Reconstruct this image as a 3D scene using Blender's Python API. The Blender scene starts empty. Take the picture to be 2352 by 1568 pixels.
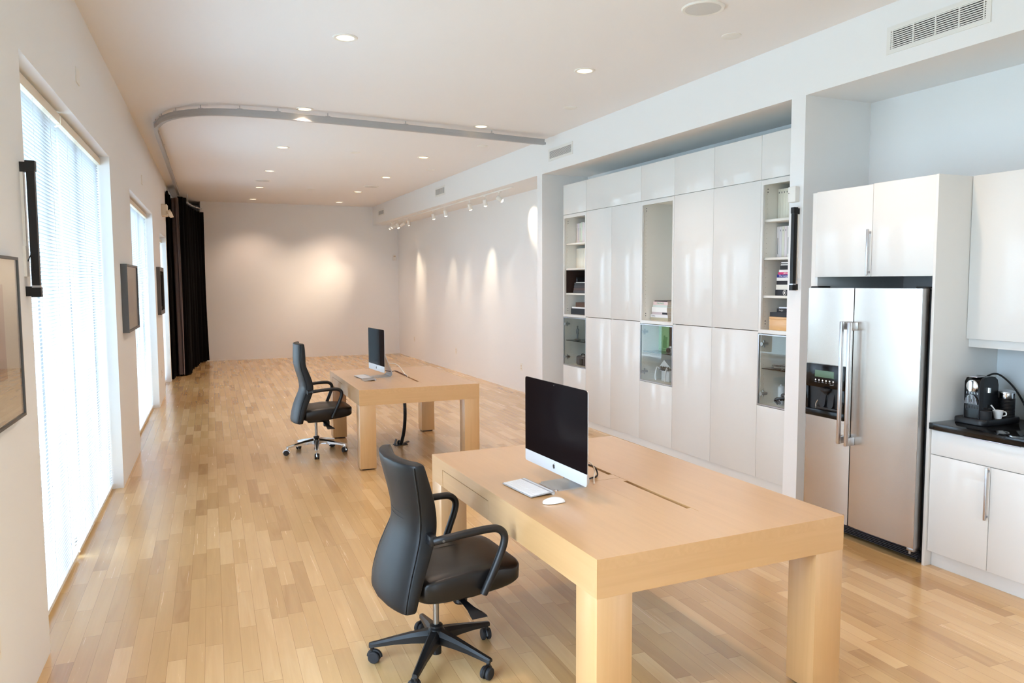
import bpy, bmesh, math, random
from mathutils import Vector, Matrix
random.seed(7)
C = bpy.context.scene.collection
PI = math.pi

# ------------------------------------------------------------------ camera
PITCH, YAW, ROLL, FPX = 0.07813, 0.41499, -0.00425, 1737.47
def cam_axes():
    cy, sy, cp, sp = math.cos(YAW), math.sin(YAW), math.cos(PITCH), math.sin(PITCH)
    f = Vector((sy*cp, cy*cp, -sp)); r = Vector((cy, -sy, 0)); u = r.cross(f)
    cr, sr = math.cos(ROLL), math.sin(ROLL)
    return f, cr*r + sr*u, -sr*r + cr*u
_f, _r, _u = cam_axes()
cd = bpy.data.cameras.new('camera'); cam = bpy.data.objects.new('camera', cd); C.objects.link(cam)
cam.matrix_world = Matrix(((_r.x, _u.x, -_f.x, 0), (_r.y, _u.y, -_f.y, 0), (_r.z, _u.z, -_f.z, 1.8), (0, 0, 0, 1)))
cd.sensor_width = 36; cd.lens = FPX/2352*36; cd.clip_start = 0.05; cd.clip_end = 300
bpy.context.scene.camera = cam

# ------------------------------------------------------------------ view, world, daylight
sc = bpy.context.scene
sc.view_settings.view_transform = 'Standard'; sc.view_settings.look = 'None'
sc.view_settings.exposure = 0.41; sc.view_settings.gamma = 1.0; sc.view_settings.use_curve_mapping = False
try:
    sc.cycles.max_bounces = 9; sc.cycles.diffuse_bounces = 5; sc.cycles.glossy_bounces = 5
    sc.cycles.transparent_max_bounces = 24; sc.cycles.transmission_bounces = 8
    sc.cycles.sample_clamp_indirect = 8.0; sc.cycles.use_denoising = True; sc.cycles.adaptive_threshold = .035
    sc.cycles.caustics_reflective = False; sc.cycles.caustics_refractive = False
except Exception: pass
W = bpy.data.worlds.new('sky'); sc.world = W; W.use_nodes = True
wn = W.node_tree.nodes; wl = W.node_tree.links
bg = wn['Background']
tc = wn.new('ShaderNodeTexCoord'); sx = wn.new('ShaderNodeSeparateXYZ'); cr_ = wn.new('ShaderNodeValToRGB')
wl.new(tc.outputs['Generated'], sx.inputs[0]); wl.new(sx.outputs['Z'], cr_.inputs[0]); wl.new(cr_.outputs[0], bg.inputs[0])
cr_.color_ramp.elements[0].position = 0.0; cr_.color_ramp.elements[0].color = (0.65, 0.80, 1.0, 1)
cr_.color_ramp.elements[1].position = 0.7; cr_.color_ramp.elements[1].color = (0.56, 0.745, 1.0, 1)
SKY = 13.8
bg.inputs[1].default_value = SKY

LX0, LXS = -0.8124, 0.04253                 # the window wall: x = LX0 + LXS*y
def lx(y): return LX0 + LXS*y
def light(name, kind, loc, energy, color, aim=None, **kw):
    ld = bpy.data.lights.new(name, kind); ld.energy = energy; ld.color = color
    for k, v in kw.items(): setattr(ld, k, v)
    o = bpy.data.objects.new(name, ld); C.objects.link(o); o.location = loc
    if aim is not None:
        o.rotation_euler = (Vector(aim) - Vector(loc)).to_track_quat('-Z', 'Y').to_euler()
    return o
# daylight enters through the glazed openings (sky portals just outside the glass)
OPEN = [(-3.2, -2.4, 2.88), (1.0, 2.8, 2.88), (4.195, 7.41, 2.885), (9.02, 12.09, 2.80), (13.5, 15.18, 2.627)]  # first two openings are added windows, out of view, for extra daylight
for i, (a, b, h) in enumerate(OPEN):
    m = (a+b)/2
    o = light('daylight_portal', 'AREA', (lx(m)-0.36, m, h/2), 1, (1, 1, 1), (lx(m)+3, m, h/2), shape='RECTANGLE', size=b-a, size_y=h)
    o.rotation_euler = (PI/2, 0, -PI/2); o.data.size = b-a; o.data.size_y = h
    o.data.cycles.is_portal = True
REARY = -4.6
o = light('daylight_portal', 'AREA', (.8, REARY-0.3, 1.35), 1, (1, 1, 1), None, shape='RECTANGLE', size=.8, size_y=2.7)
o.rotation_euler = (PI/2, 0, 0); o.data.cycles.is_portal = True

o = light('daylight_portal', 'AREA', (4.95, -2.1, 1.4), 1, (1, 1, 1), None, shape='RECTANGLE', size=1.0, size_y=2.8)
o.rotation_euler = (PI/2, 0, PI/2); o.data.cycles.is_portal = True

# ------------------------------------------------------------------ materials
def lin(c):
    return tuple(((x/255)/12.92 if x/255 <= .04045 else ((x/255+.055)/1.055)**2.4) for x in c) + (1,)
def mat(name, rgb, rough=.5, metal=0, spec=.5, coat=0, bump=None, aniso=0, emit=None, estr=0, trans=0, ior=1.45):
    m = bpy.data.materials.new(name); m.use_nodes = True
    b = m.node_tree.nodes['Principled BSDF']
    b.inputs['Base Color'].default_value = lin(rgb); b.inputs['Roughness'].default_value = rough
    b.inputs['Metallic'].default_value = metal; b.inputs['Specular IOR Level'].default_value = spec
    b.inputs['Coat Weight'].default_value = coat; b.inputs['IOR'].default_value = ior
    b.inputs['Transmission Weight'].default_value = trans
    if aniso: b.inputs['Anisotropic'].default_value = aniso
    if emit: b.inputs['Emission Color'].default_value = lin(emit); b.inputs['Emission Strength'].default_value = estr
    if bump:
        sc_, st = bump; nt = m.node_tree
        n = nt.nodes.new('ShaderNodeTexNoise'); n.inputs['Scale'].default_value = sc_; n.inputs['Detail'].default_value = 4
        t = nt.nodes.new('ShaderNodeTexCoord'); nt.links.new(t.outputs['Object'], n.inputs['Vector'])
        bp = nt.nodes.new('ShaderNodeBump'); bp.inputs['Strength'].default_value = st; bp.inputs['Distance'].default_value = .002
        nt.links.new(n.outputs['Fac'], bp.inputs['Height']); nt.links.new(bp.outputs[0], b.inputs['Normal'])
    return m
def thin_glass(name, tint, rough=0.0, fac=1.0):
    m = bpy.data.materials.new(name); m.use_nodes = True; nt = m.node_tree; nt.nodes.clear()
    out = nt.nodes.new('ShaderNodeOutputMaterial'); mx = nt.nodes.new('ShaderNodeMixShader')
    tr = nt.nodes.new('ShaderNodeBsdfTransparent'); gl = nt.nodes.new('ShaderNodeBsdfGlossy'); lw = nt.nodes.new('ShaderNodeLayerWeight'); lw.inputs[0].default_value = .5
    tr.inputs[0].default_value = tint + (1,); gl.inputs['Roughness'].default_value = rough
    f5 = math_node(nt, 'MULTIPLY_ADD', math_node(nt, 'POWER', lw.outputs['Facing'], 5.0), .96, .04)
    nt.links.new(f5, mx.inputs[0]); nt.links.new(tr.outputs[0], mx.inputs[1]); nt.links.new(gl.outputs[0], mx.inputs[2])
    nt.links.new(mx.outputs[0], out.inputs[0])
    return m
def math_node(nt, op, a, b=None, c=None):
    n = nt.nodes.new('ShaderNodeMath'); n.operation = op
    for i, v in enumerate((a, b, c)):
        if v is None: continue
        if isinstance(v, (int, float)): n.inputs[i].default_value = v
        else: nt.links.new(v, n.inputs[i])
    return n.outputs[0]
def ramp(nt, fac, stops):
    r = nt.nodes.new('ShaderNodeValToRGB'); nt.links.new(fac, r.inputs[0]); e = r.color_ramp.elements
    while len(e) < len(stops): e.new(0.5)
    for el, (p, c) in zip(e, stops): el.position = p; el.color = lin(c)
    return r.outputs[0]
def oak_floor():
    m = bpy.data.materials.new('oak_planks'); m.use_nodes = True; nt = m.node_tree; L = nt.links
    b = nt.nodes['Principled BSDF']
    t = nt.nodes.new('ShaderNodeTexCoord'); mp = nt.nodes.new('ShaderNodeMapping'); mp.inputs['Rotation'].default_value = (0, 0, 0.037)
    L.new(t.outputs['Object'], mp.inputs[0]); s = nt.nodes.new('ShaderNodeSeparateXYZ'); L.new(mp.outputs[0], s.inputs[0])
    PW = 0.083
    u = math_node(nt, 'DIVIDE', s.outputs['X'], PW); row = math_node(nt, 'FLOOR', u); fu = math_node(nt, 'FRACT', u)
    wn1 = nt.nodes.new('ShaderNodeTexWhiteNoise'); wn1.noise_dimensions = '1D'; L.new(row, wn1.inputs['W'])
    sp = nt.nodes.new('ShaderNodeSeparateColor'); L.new(wn1.outputs['Color'], sp.inputs[0])
    ln = math_node(nt, 'MULTIPLY_ADD', sp.outputs[0], 0.45, 0.42)
    v0 = math_node(nt, 'DIVIDE', s.outputs['Y'], ln); v = math_node(nt, 'MULTIPLY_ADD', sp.outputs[1], 17.0, v0)
    # uneven lengths: warp the running coordinate
    idx = math_node(nt, 'FLOOR', v); fv = math_node(nt, 'FRACT', v)
    cmb = nt.nodes.new('ShaderNodeCombineXYZ'); L.new(row, cmb.inputs[0]); L.new(idx, cmb.inputs[1])
    wn2 = nt.nodes.new('ShaderNodeTexWhiteNoise'); wn2.noise_dimensions = '2D'; L.new(cmb.outputs[0], wn2.inputs['Vector'])
    # grain
    g1 = nt.nodes.new('ShaderNodeCombineXYZ')
    L.new(math_node(nt, 'MULTIPLY', s.outputs['X'], 46.0), g1.inputs[0]); L.new(math_node(nt, 'MULTIPLY', s.outputs['Y'], 1.1), g1.inputs[1])
    L.new(math_node(nt, 'MULTIPLY', wn2.outputs['Value'], 40.0), g1.inputs[2])
    n1 = nt.nodes.new('ShaderNodeTexNoise'); n1.inputs['Scale'].default_value = 1.0; n1.inputs['Detail'].default_value = 5; n1.inputs['Roughness'].default_value = .62; n1.inputs['Distortion'].default_value = .8
    L.new(g1.outputs[0], n1.inputs['Vector'])
    g2 = nt.nodes.new('ShaderNodeCombineXYZ')
    L.new(math_node(nt, 'MULTIPLY', s.outputs['X'], 14.0), g2.inputs[0]); L.new(math_node(nt, 'MULTIPLY', s.outputs['Y'], 1.3), g2.inputs[1])
    L.new(math_node(nt, 'MULTIPLY', wn2.outputs['Value'], 91.0), g2.inputs[2])
    n2 = nt.nodes.new('ShaderNodeTexNoise'); n2.inputs['Scale'].default_value = 1.0; n2.inputs['Detail'].default_value = 2; n2.inputs['Distortion'].default_value = 1.5
    L.new(g2.outputs[0], n2.inputs['Vector'])
    tone = math_node(nt, 'MULTIPLY_ADD', math_node(nt, 'SUBTRACT', n2.outputs['Fac'], .5), .55, wn2.outputs['Value'])
    col = ramp(nt, tone, [(0.0, (185, 145, 97)), (.12, (196, 157, 105)), (.4, (204, 166, 112)), (.75, (211, 173, 120)), (1.0, (220, 184, 133))])
    dark = math_node(nt, 'MULTIPLY_ADD', n1.outputs['Fac'], 0.16, 0.92)
    mulc = nt.nodes.new('ShaderNodeMix'); mulc.data_type = 'RGBA'; mulc.blend_type = 'MULTIPLY'; mulc.inputs[0].default_value = 1
    cc = nt.nodes.new('ShaderNodeCombineColor')
    for i in range(3): L.new(dark, cc.inputs[i])
    L.new(col, mulc.inputs[6]); L.new(cc.outputs[0], mulc.inputs[7])
    # seams
    e1 = math_node(nt, 'LESS_THAN', math_node(nt, 'MINIMUM', fu, math_node(nt, 'SUBTRACT', 1.0, fu)), 0.011)
    e2 = math_node(nt, 'LESS_THAN', math_node(nt, 'MULTIPLY', math_node(nt, 'MINIMUM', fv, math_node(nt, 'SUBTRACT', 1.0, fv)), ln), 0.0011)
    seam = math_node(nt, 'MAXIMUM', e1, e2)
    mx = nt.nodes.new('ShaderNodeMix'); mx.data_type = 'RGBA'; L.new(math_node(nt, 'MULTIPLY', seam, .5), mx.inputs[0]); L.new(mulc.outputs[2], mx.inputs[6]); mx.inputs[7].default_value = lin((120, 80, 46))
    L.new(mx.outputs[2], b.inputs['Base Color'])
    L.new(math_node(nt, 'MULTIPLY_ADD', n1.outputs['Fac'], .08, .22), b.inputs['Roughness'])
    bp = nt.nodes.new('ShaderNodeBump'); bp.inputs['Strength'].default_value = .12; bp.inputs['Distance'].default_value = .001
    L.new(math_node(nt, 'MULTIPLY', seam, -1.0), bp.inputs['Height']); L.new(bp.outputs[0], b.inputs['Normal'])
    b.inputs['Specular IOR Level'].default_value = .6; b.inputs['Coat Weight'].default_value = .5; b.inputs['Coat Roughness'].default_value = .2
    return m
def maple(name, axis, a=(198, 155, 103), c=(209, 167, 116)):
    m = bpy.data.materials.new(name); m.use_nodes = True; nt = m.node_tree; L = nt.links; b = nt.nodes['Principled BSDF']
    t = nt.nodes.new('ShaderNodeTexCoord'); mp = nt.nodes.new('ShaderNodeMapping')
    s = [34, 34, 34]; s[axis] = 1.6; mp.inputs['Scale'].default_value = s; L.new(t.outputs['Object'], mp.inputs[0])
    n = nt.nodes.new('ShaderNodeTexNoise'); n.inputs['Scale'].default_value = 1; n.inputs['Detail'].default_value = 6; n.inputs['Distortion'].default_value = .7
    L.new(mp.outputs[0], n.inputs['Vector'])
    n2 = nt.nodes.new('ShaderNodeTexNoise'); n2.inputs['Scale'].default_value = 2.2; n2.inputs['Detail'].default_value = 2; L.new(t.outputs['Object'], n2.inputs['Vector'])
    f = math_node(nt, 'ADD', math_node(nt, 'MULTIPLY', n.outputs['Fac'], .65), math_node(nt, 'MULTIPLY', n2.outputs['Fac'], .35))
    L.new(ramp(nt, f, [(.3, a), (.7, c)]), b.inputs['Base Color'])
    b.inputs['Roughness'].default_value = .36; b.inputs['Coat Weight'].default_value = 1.0; b.inputs['Coat Roughness'].default_value = .3
    return m
def slat_mat():
    m = bpy.data.materials.new('blind_slats'); m.use_nodes = True; nt = m.node_tree; nt.nodes.clear()
    out = nt.nodes.new('ShaderNodeOutputMaterial'); mx = nt.nodes.new('ShaderNodeMixShader'); mx.inputs[0].default_value = .22
    d = nt.nodes.new('ShaderNodeBsdfDiffuse'); d.inputs[0].default_value = (.42, .432, .44, 1)
    t = nt.nodes.new('ShaderNodeBsdfTranslucent'); t.inputs[0].default_value = (.8, .84, .86, 1)
    nt.links.new(d.outputs[0], mx.inputs[1]); nt.links.new(t.outputs[0], mx.inputs[2]); nt.links.new(mx.outputs[0], out.inputs[0])
    return m
M = dict(
    wall=mat('white_wall_paint', (238, 238, 237), .7, spec=.25, bump=(140, .05)),
    ceil=mat('white_ceiling_paint', (240, 239, 239), .8, spec=.2),
    floor=oak_floor(),
    maple_x=maple('maple_veneer_across', 0), maple_y=maple('maple_veneer_along', 1), maple_z=maple('maple_veneer_upright', 2),
    gloss=mat('gloss_white_lacquer', (224, 224, 221), .1, spec=.3),
    melamine=mat('white_melamine', (230, 228, 220), .45),
    plastic=mat('white_plastic', (236, 234, 228), .4), cream=mat('cream_plastic', (232, 218, 196), .45),
    black=mat('black_plastic', (20, 20, 22), .42), blackgloss=mat('black_gloss', (8, 8, 9), .16, spec=.35), dark=mat('dark_gap', (30, 31, 33), .6),
    rubber=mat('dark_rubber', (34, 35, 38), .6),
    leather=mat('black_leather', (15, 16, 18), .43, spec=.42, bump=(420, .12)),
    leather_seat=mat('black_leather_seat', (19, 17, 17), .34, spec=.5, bump=(420, .1)),
    blackmetal=mat('black_powder_coat', (16, 16, 17), .38), chrome=mat('polished_aluminium', (214, 216, 218), .12, 1),
    alu=mat('brushed_aluminium', (196, 198, 200), .34, 1), satin=mat('satin_aluminium_handle', (206, 206, 208), .3, 1),
    steel=mat('stainless_steel', (200, 190, 180), .27, 1, aniso=.5), steelside=mat('stainless_edge', (176, 174, 172), .3, 1),
    post=mat('steel_post', (150, 146, 140), .3, 1),
    glass=thin_glass('window_glass', (.97, .985, .98)), cabglass=thin_glass('cabinet_glass', (.96, .975, .965)), pictureglass=thin_glass('picture_glass', (.96, .97, .96)),
    slat=slat_mat(), cord=mat('blind_cord', (214, 214, 212), .8),
    frame=mat('grey_window_frame', (176, 178, 178), .45), screen=mat('black_screen_glass', (24, 17, 17), .05, spec=.3, ior=1.05),
    curtain=mat('black_curtain', (9, 9, 11), .95, spec=.1), lining=mat('grey_curtain_lining', (128, 112, 108), .9, spec=.1),
    granite=mat('black_granite', (16, 16, 17), .07, bump=(600, .02)), splash=mat('pale_glass_splashback', (214, 222, 226), .08),
    picframe=mat('pewter_frame', (92, 92, 92), .4, .4), picdark=mat('dark_bronze_frame', (84, 74, 68), .4, .3), mount=mat('cream_mount', (206, 192, 172), .8),
    sepia=mat('sepia_print', (160, 128, 108), .8), umber=mat('dark_umber_print', (66, 52, 46), .7),
    bounce_ground=mat('bounce_ground', (176, 183, 176), 1, spec=0), ventwhite=mat('vent_white', (232, 231, 226), .5),
    brown=mat('dark_brown_board', (52, 36, 30), .6), paper=mat('page_edges', (218, 206, 188), .9), green=mat('pale_green_card', (150, 196, 138), .6),
    lens=mat('lamp_lens', (255, 236, 205), .5, emit=(255, 226, 180), estr=2.2), spotlens=mat('spot_lamp_lens', (255, 240, 215), .5, emit=(255, 232, 196), estr=9.0),
    lcd=mat('green_lcd', (88, 116, 96), .3, emit=(90, 120, 98), estr=.03), white=mat('white_card', (240, 240, 236), .6), wood=maple('beech_box', 1, (214, 164, 104), (226, 180, 120)),
    porcelain=mat('white_porcelain', (244, 244, 242), .15), smoke=thin_glass('smoked_tank', (.45, .46, .46)), acrylic=thin_glass('clear_acrylic', (.85, .88, .9), .05),
    keys=mat('white_keys', (232, 232, 232), .5), keydark=mat('silver_letters', (150, 150, 150), .5),
)

# ------------------------------------------------------------------ mesh helpers
def nb(): return bmesh.new()
def add_box(bm, x0, x1, y0, y1, z0, z1, bev=0, seg=2):
    r = bmesh.ops.create_cube(bm, size=1)
    for v in r['verts']:
        v.co = ((x0+x1)/2 + v.co.x*(x1-x0), (y0+y1)/2 + v.co.y*(y1-y0), (z0+z1)/2 + v.co.z*(z1-z0))
    if bev:
        es = list({e for v in r['verts'] for e in v.link_edges})
        bmesh.ops.bevel(bm, geom=es, offset=bev, segments=seg, affect='EDGES', profile=.5)
    return bm
def hexa(bm, pts):
    v = [bm.verts.new(p) for p in pts]
    for f in ((0, 3, 2, 1), (4, 5, 6, 7), (0, 1, 5, 4), (1, 2, 6, 5), (2, 3, 7, 6), (3, 0, 4, 7)): bm.faces.new([v[i] for i in f])
def lbox(bm, y0, y1, u0, u1, z0, z1):       # a block on the window wall; u is the depth outward of its room face
    p = lambda y, u, z: (lx(y)-u, y, z)
    hexa(bm, [p(y0, u1, z0), p(y0, u0, z0), p(y1, u0, z0), p(y1, u1, z0), p(y0, u1, z1), p(y0, u0, z1), p(y1, u0, z1), p(y1, u1, z1)])
def frame_of(d):
    d = d.normalized(); a = Vector((0, 0, 1)) if abs(d.z) < .9 else Vector((1, 0, 0))
    x = d.cross(a).normalized(); return x, d.cross(x).normalized()
def add_tube(bm, pts, r, n=10, cap=True, sx_=1.0, closed=False):
    P = [Vector(p) for p in pts]; rings = []; N = len(P)
    x = None
    for i, p in enumerate(P):
        if closed: d = P[(i+1) % N]-P[i-1]
        else: d = (P[min(i+1, N-1)]-P[max(i-1, 0)])
        if d.length < 1e-9: d = Vector((0, 0, 1))
        d.normalize()
        if x is None: x, y = frame_of(d)
        else:
            x = (x - d*x.dot(d)); x = x.normalized() if x.length > 1e-6 else frame_of(d)[0]; y = d.cross(x)
        rr = r[i] if isinstance(r, (list, tuple)) else r
        rings.append([bm.verts.new(p + x*rr*sx_*math.cos(2*PI*k/n) + y*rr*math.sin(2*PI*k/n)) for k in range(n)])
    M_ = N if closed else N-1
    for i in range(M_):
        a, b = rings[i], rings[(i+1) % N]
        for k in range(n): bm.faces.new((a[k], a[(k+1) % n], b[(k+1) % n], b[k]))
    if cap and not closed: bm.faces.new(rings[0][::-1]); bm.faces.new(rings[-1])
    return bm
def add_lathe(bm, prof, n=32, mtx=None, cap=True):
    mtx = mtx or Matrix(); rings = []
    for r, z in prof: rings.append([bm.verts.new(mtx @ Vector((r*math.cos(2*PI*k/n), r*math.sin(2*PI*k/n), z))) for k in range(n)])
    for a, b in zip(rings, rings[1:]):
        for k in range(n): bm.faces.new((a[k], a[(k+1) % n], b[(k+1) % n], b[k]))
    if cap: bm.faces.new(rings[0][::-1]); bm.faces.new(rings[-1])
    return bm
def loft(bm, rings, cap=True):
    R = [[bm.verts.new(p) for p in r] for r in rings]; n = len(R[0])
    for a, b in zip(R, R[1:]):
        for k in range(n): bm.faces.new((a[k], a[(k+1) % n], b[(k+1) % n], b[k]))
    if cap: bm.faces.new(R[0][::-1]); bm.faces.new(R[-1])
    return bm
def prism(bm, poly, o, ex, ey, ez):          # polygon in (ex, ey) at o, extruded by the vector ez
    o, ex, ey, ez = map(Vector, (o, ex, ey, ez))
    return loft(bm, [[o+ex*a+ey*b for a, b in poly], [o+ex*a+ey*b+ez for a, b in poly]])
def rrect(w, h, r, n=5):
    out = []
    for cx, cy, a0 in ((w/2-r, h/2-r, 0), (-w/2+r, h/2-r, 90), (-w/2+r, -h/2+r, 180), (w/2-r, -h/2+r, 270)):
        for k in range(n+1):
            a = math.radians(a0 + 90*k/n); out.append((cx+r*math.cos(a), cy+r*math.sin(a)))
    return out
def smooth_path(pts, n=6):
    P = [Vector(p) for p in pts]; out = []
    for i in range(len(P)-1):
        p0, p1, p2, p3 = P[max(i-1, 0)], P[i], P[i+1], P[min(i+2, len(P)-1)]
        for k in range(n):
            t = k/n; out.append(.5*((2*p1)+(p2-p0)*t+(2*p0-5*p1+4*p2-p3)*t*t+(-p0+3*p1-3*p2+p3)*t**3))
    out.append(P[-1]); return out
def obj(name, bm, m, parent=None, local=False, sharp=32):
    bmesh.ops.recalc_face_normals(bm, faces=bm.faces)
    if parent is not None and not local:
        off = Vector(); p = parent
        while p is not None: off += p.location; p = p.parent
        for v in bm.verts: v.co -= off
    lim = math.radians(sharp)
    for f in bm.faces: f.smooth = True
    for e in bm.edges:
        if len(e.link_faces) == 2 and e.calc_face_angle(0) > lim: e.smooth = False
    me = bpy.data.meshes.new(name); bm.to_mesh(me); bm.free(); me.materials.append(M[m] if isinstance(m, str) else m)
    o = bpy.data.objects.new(name, me); C.objects.link(o)
    if parent is not None: o.parent = parent
    return o
def box_obj(name, b, m, parent=None, bev=0, local=False): return obj(name, add_box(nb(), *b, bev=bev), m, parent, local)
def tag(o, label, cat, group=None, kind=None):
    o['label'] = label; o['category'] = cat
    if group: o['group'] = group
    if kind: o['kind'] = kind
    return o
def thing(name, label, cat, loc, rz=0, group=None):
    o = bpy.data.objects.new(name, None); C.objects.link(o); o.location = loc; o.rotation_euler = (0, 0, rz); o.empty_display_size = .1
    return tag(o, label, cat, group)
def struct(name, bm, m, parent=None):
    o = obj(name, bm, m, parent)
    if parent is None: o['kind'] = 'structure'
    return o
def dup(root, loc, label, rz=None, group=None):
    r = root.copy(); C.objects.link(r); r.location = loc; r['label'] = label
    if rz is not None: r.rotation_euler = (0, 0, rz)
    if group: r['group'] = group
    for ch in list(root.children):
        c = ch.copy(); C.objects.link(c); c.parent = r
        for g in ch.children:
            d = g.copy(); C.objects.link(d); d.parent = c
    return r
def text_obj(name, s, size, m, parent, o, ex, ey, ext=.0004):      # flat lettering on a face: origin o, reading direction ex, up ey (world)
    cu = bpy.data.curves.new(name, 'FONT'); cu.body = s; cu.size = size; cu.extrude = ext; cu.align_x = 'CENTER'; cu.align_y = 'CENTER'
    t = bpy.data.objects.new(name, cu); C.objects.link(t)
    dg = bpy.context.evaluated_depsgraph_get(); me = bpy.data.meshes.new_from_object(t.evaluated_get(dg)); bpy.data.objects.remove(t)
    ex, ey = Vector(ex).normalized(), Vector(ey).normalized(); ez = ex.cross(ey)
    off = Vector(); p = parent
    while p is not None: off += p.location; p = p.parent
    for v in me.vertices: v.co = Vector(o)-off + ex*v.co.x + ey*v.co.y + ez*v.co.z
    me.materials.clear(); me.materials.append(M[m] if isinstance(m, str) else m)
    t = bpy.data.objects.new(name, me); C.objects.link(t); t.parent = parent
    return t

# ------------------------------------------------------------------ room shell
XS, XR, XN = 4.503, 5.127, 5.2
ZC, ZS, YF = 3.677, 3.234, 18.81
def yf(x): return 18.906 - .0276*(x-.54)
struct('floor', add_box(nb(), -1.4, 5.6, -5.0, 20.2, -.12, 0), 'floor')
struct('ceiling', add_box(nb(), -1.4, 5.6, -5.0, 20.2, ZC, ZC+.2), 'ceil')
bm = nb()
ys = [-5.0]
for a, b, h in OPEN: ys += [a, b]
ys.append(20.2)
for i in range(0, len(ys), 2): lbox(bm, ys[i], ys[i+1], 0, .3, 0, ZC)
for a, b, h in OPEN: lbox(bm, a, b, 0, .3, h, ZC)
struct('wall_left', bm, 'wall')
bm = nb()
add_box(bm, XR, 5.6, 9.3, 20.2, 0, ZC); add_box(bm, XN, 5.6, 1.1, 9.3, 0, ZC)
add_box(bm, XS, XN+.01, 9.201, 9.354, 0, ZS); add_box(bm, XS, XN+.01, 4.556, 4.704, 0, ZS)
add_box(bm, XS, 4.8, -5.0, -2.6, 0, ZC); add_box(bm, XS, 4.8, -1.6, .9, 0, ZC); add_box(bm, XS, 4.8, -2.6, -1.6, 2.8, ZC); add_box(bm, XS, 5.6, .9, 1.15, 0, ZC)
struct('wall_right', bm, 'wall')
bm = nb()
hexa(bm, [(.537, yf(.54), 0), (5.2, yf(5.2), 0), (5.2, 19.3, 0), (.537, 19.3, 0), (.537, yf(.54), ZC), (5.2, yf(5.2), ZC), (5.2, 19.3, ZC), (.537, 19.3, ZC)])
add_box(bm, -1.2, .6, 20.0, 20.2, 0, ZC); add_box(bm, .537, 5.6, 19.25, 20.2, 0, ZC)
struct('wall_far', bm, 'wall')
struct('trim_1', add_box(nb(), XS, 5.6, 1.1, 19.0, ZS, ZC+.01), 'wall')      # the dropped soffit
bm = nb()
add_box(bm, -1.4, .4, REARY-.25, REARY, 0, ZC); add_box(bm, 1.2, 4.8, REARY-.25, REARY, 0, ZC); add_box(bm, .4, 1.2, REARY-.25, REARY, 2.7, ZC)
struct('wall_rear', bm, 'wall')
struct('bounce_ground', add_box(nb(), -60, 60, -60, 60, -.4, -.3), 'bounce_ground')  # outside ground, paled to throw daylight up at the ceiling
# glazing of the openings
def glazing(n, a, b, h, panes):
    bm = nb(); u0, u1 = .17, .23
    lbox(bm, a, b, u0, u1, h-.06, h); lbox(bm, a, b, u0-.02, u1, 0, .05)
    for k in range(panes+1):
        y = a + (b-a)*k/panes; w = .05 if k in (0, panes) else .035
        lbox(bm, max(a, y-w), min(b, y+w), u0, u1, .05, h-.06)
    f = struct('window_%d' % n, bm, 'frame')
    bm = nb(); lbox(bm, a, b, .2, .204, .05, h-.06)
    obj('pane', bm, 'glass', f)
    return f
for i, (a, b, h) in enumerate(OPEN[:4]): glazing(i+1, a, b, h, 2 if i < 2 else 3)  # the first two glaze the added, unseen windows
a, b, h = OPEN[4]
bm = nb(); lbox(bm, a, b, .2, .26, h-.08, h); lbox(bm, a, a+.08, .2, .26, 0, h); lbox(bm, b-.08, b, .2, .26, 0, h); lbox(bm, a, b, .2, .26, 0, .12)
d = struct('door_1', bm, 'frame'); bm = nb(); lbox(bm, a+.08, b-.08, .225, .23, .12, h-.08); obj('pane', bm, 'glass', d)
bm = nb()
for k in range(3): add_box(bm, .4+.4*k-.03 if k else .4, .4+.4*k+.03 if k < 2 else 1.2, REARY-.18, REARY-.12, 0, 2.7)
add_box(bm, .4, 1.2, REARY-.18, REARY-.12, 2.64, 2.7); add_box(bm, .4, 1.2, REARY-.18, REARY-.12, 0, .06)
f = struct('window_5', bm, 'frame'); obj('pane', add_box(nb(), .4, 1.2, REARY-.152, REARY-.148, .06, 2.64), 'glass', f)

bm = nb(); add_box(bm, 4.66, 4.72, -2.6, -1.6, 2.74, 2.8); add_box(bm, 4.66, 4.72, -2.6, -1.6, 0, .06)
for k in range(3): add_box(bm, 4.66, 4.72, max(-2.6, -2.6+.5*k-.03), min(-1.6, -2.6+.5*k+.03), .06, 2.74)
f = struct('window_6', bm, 'frame'); obj('pane', add_box(nb(), 4.688, 4.692, -2.6, -1.6, .06, 2.74), 'glass', f)  # unseen window added to put cool light on the left wall

# ------------------------------------------------------------------ venetian blinds
def blind(a, b, h, label, cords, tilt=-34):
    loc = (lx((a+b)/2)-.1, (a+b)/2, 0)
    t = thing('venetian_blind', label, 'blind', loc, 0, 'venetian blinds in the tall windows')
    u = .1; bm = nb()
    pitch, wd, th = .0215, .026, math.radians(tilt); z = .06; ztop = h-.08
    while z < ztop:
        y0, y1 = a+.012, b-.012
        row = []
        for s, sag in ((-.5, 0), (0, .0022), (.5, 0)):
            uu = u + s*wd*math.cos(th); zz = z + s*wd*math.sin(th) + sag
            row.append([(lx(y0)-uu, y0, zz), (lx(y1)-uu, y1, zz)])
        V = [[bm.verts.new(p) for p in r] for r in row]
        for i in range(2): bm.faces.new((V[i][0], V[i][1], V[i+1][1], V[i+1][0]))
        z += pitch
    obj('slats', bm, 'slat', t)
    bm = nb(); lbox(bm, a+.006, b-.006, u-.03, u+.03, h-.075, h-.02); obj('head_rail', bm, 'cream', t)
    bm = nb(); lbox(bm, a+.01, b-.01, u-.018, u+.018, .022, .045); obj('bottom_rail', bm, 'plastic', t)
    for k in range(cords):
        y = a + (b-a)*(k+.5)/cords
        bm = nb()
        for du in (-.0145, .0145): lbox(bm, y-.0014, y+.0014, u+du-.0008, u+du+.0008, .03, h-.07)
        obj('ladder_cord', bm, 'cord', t)
    return t
a, b, h = OPEN[2]
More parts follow.
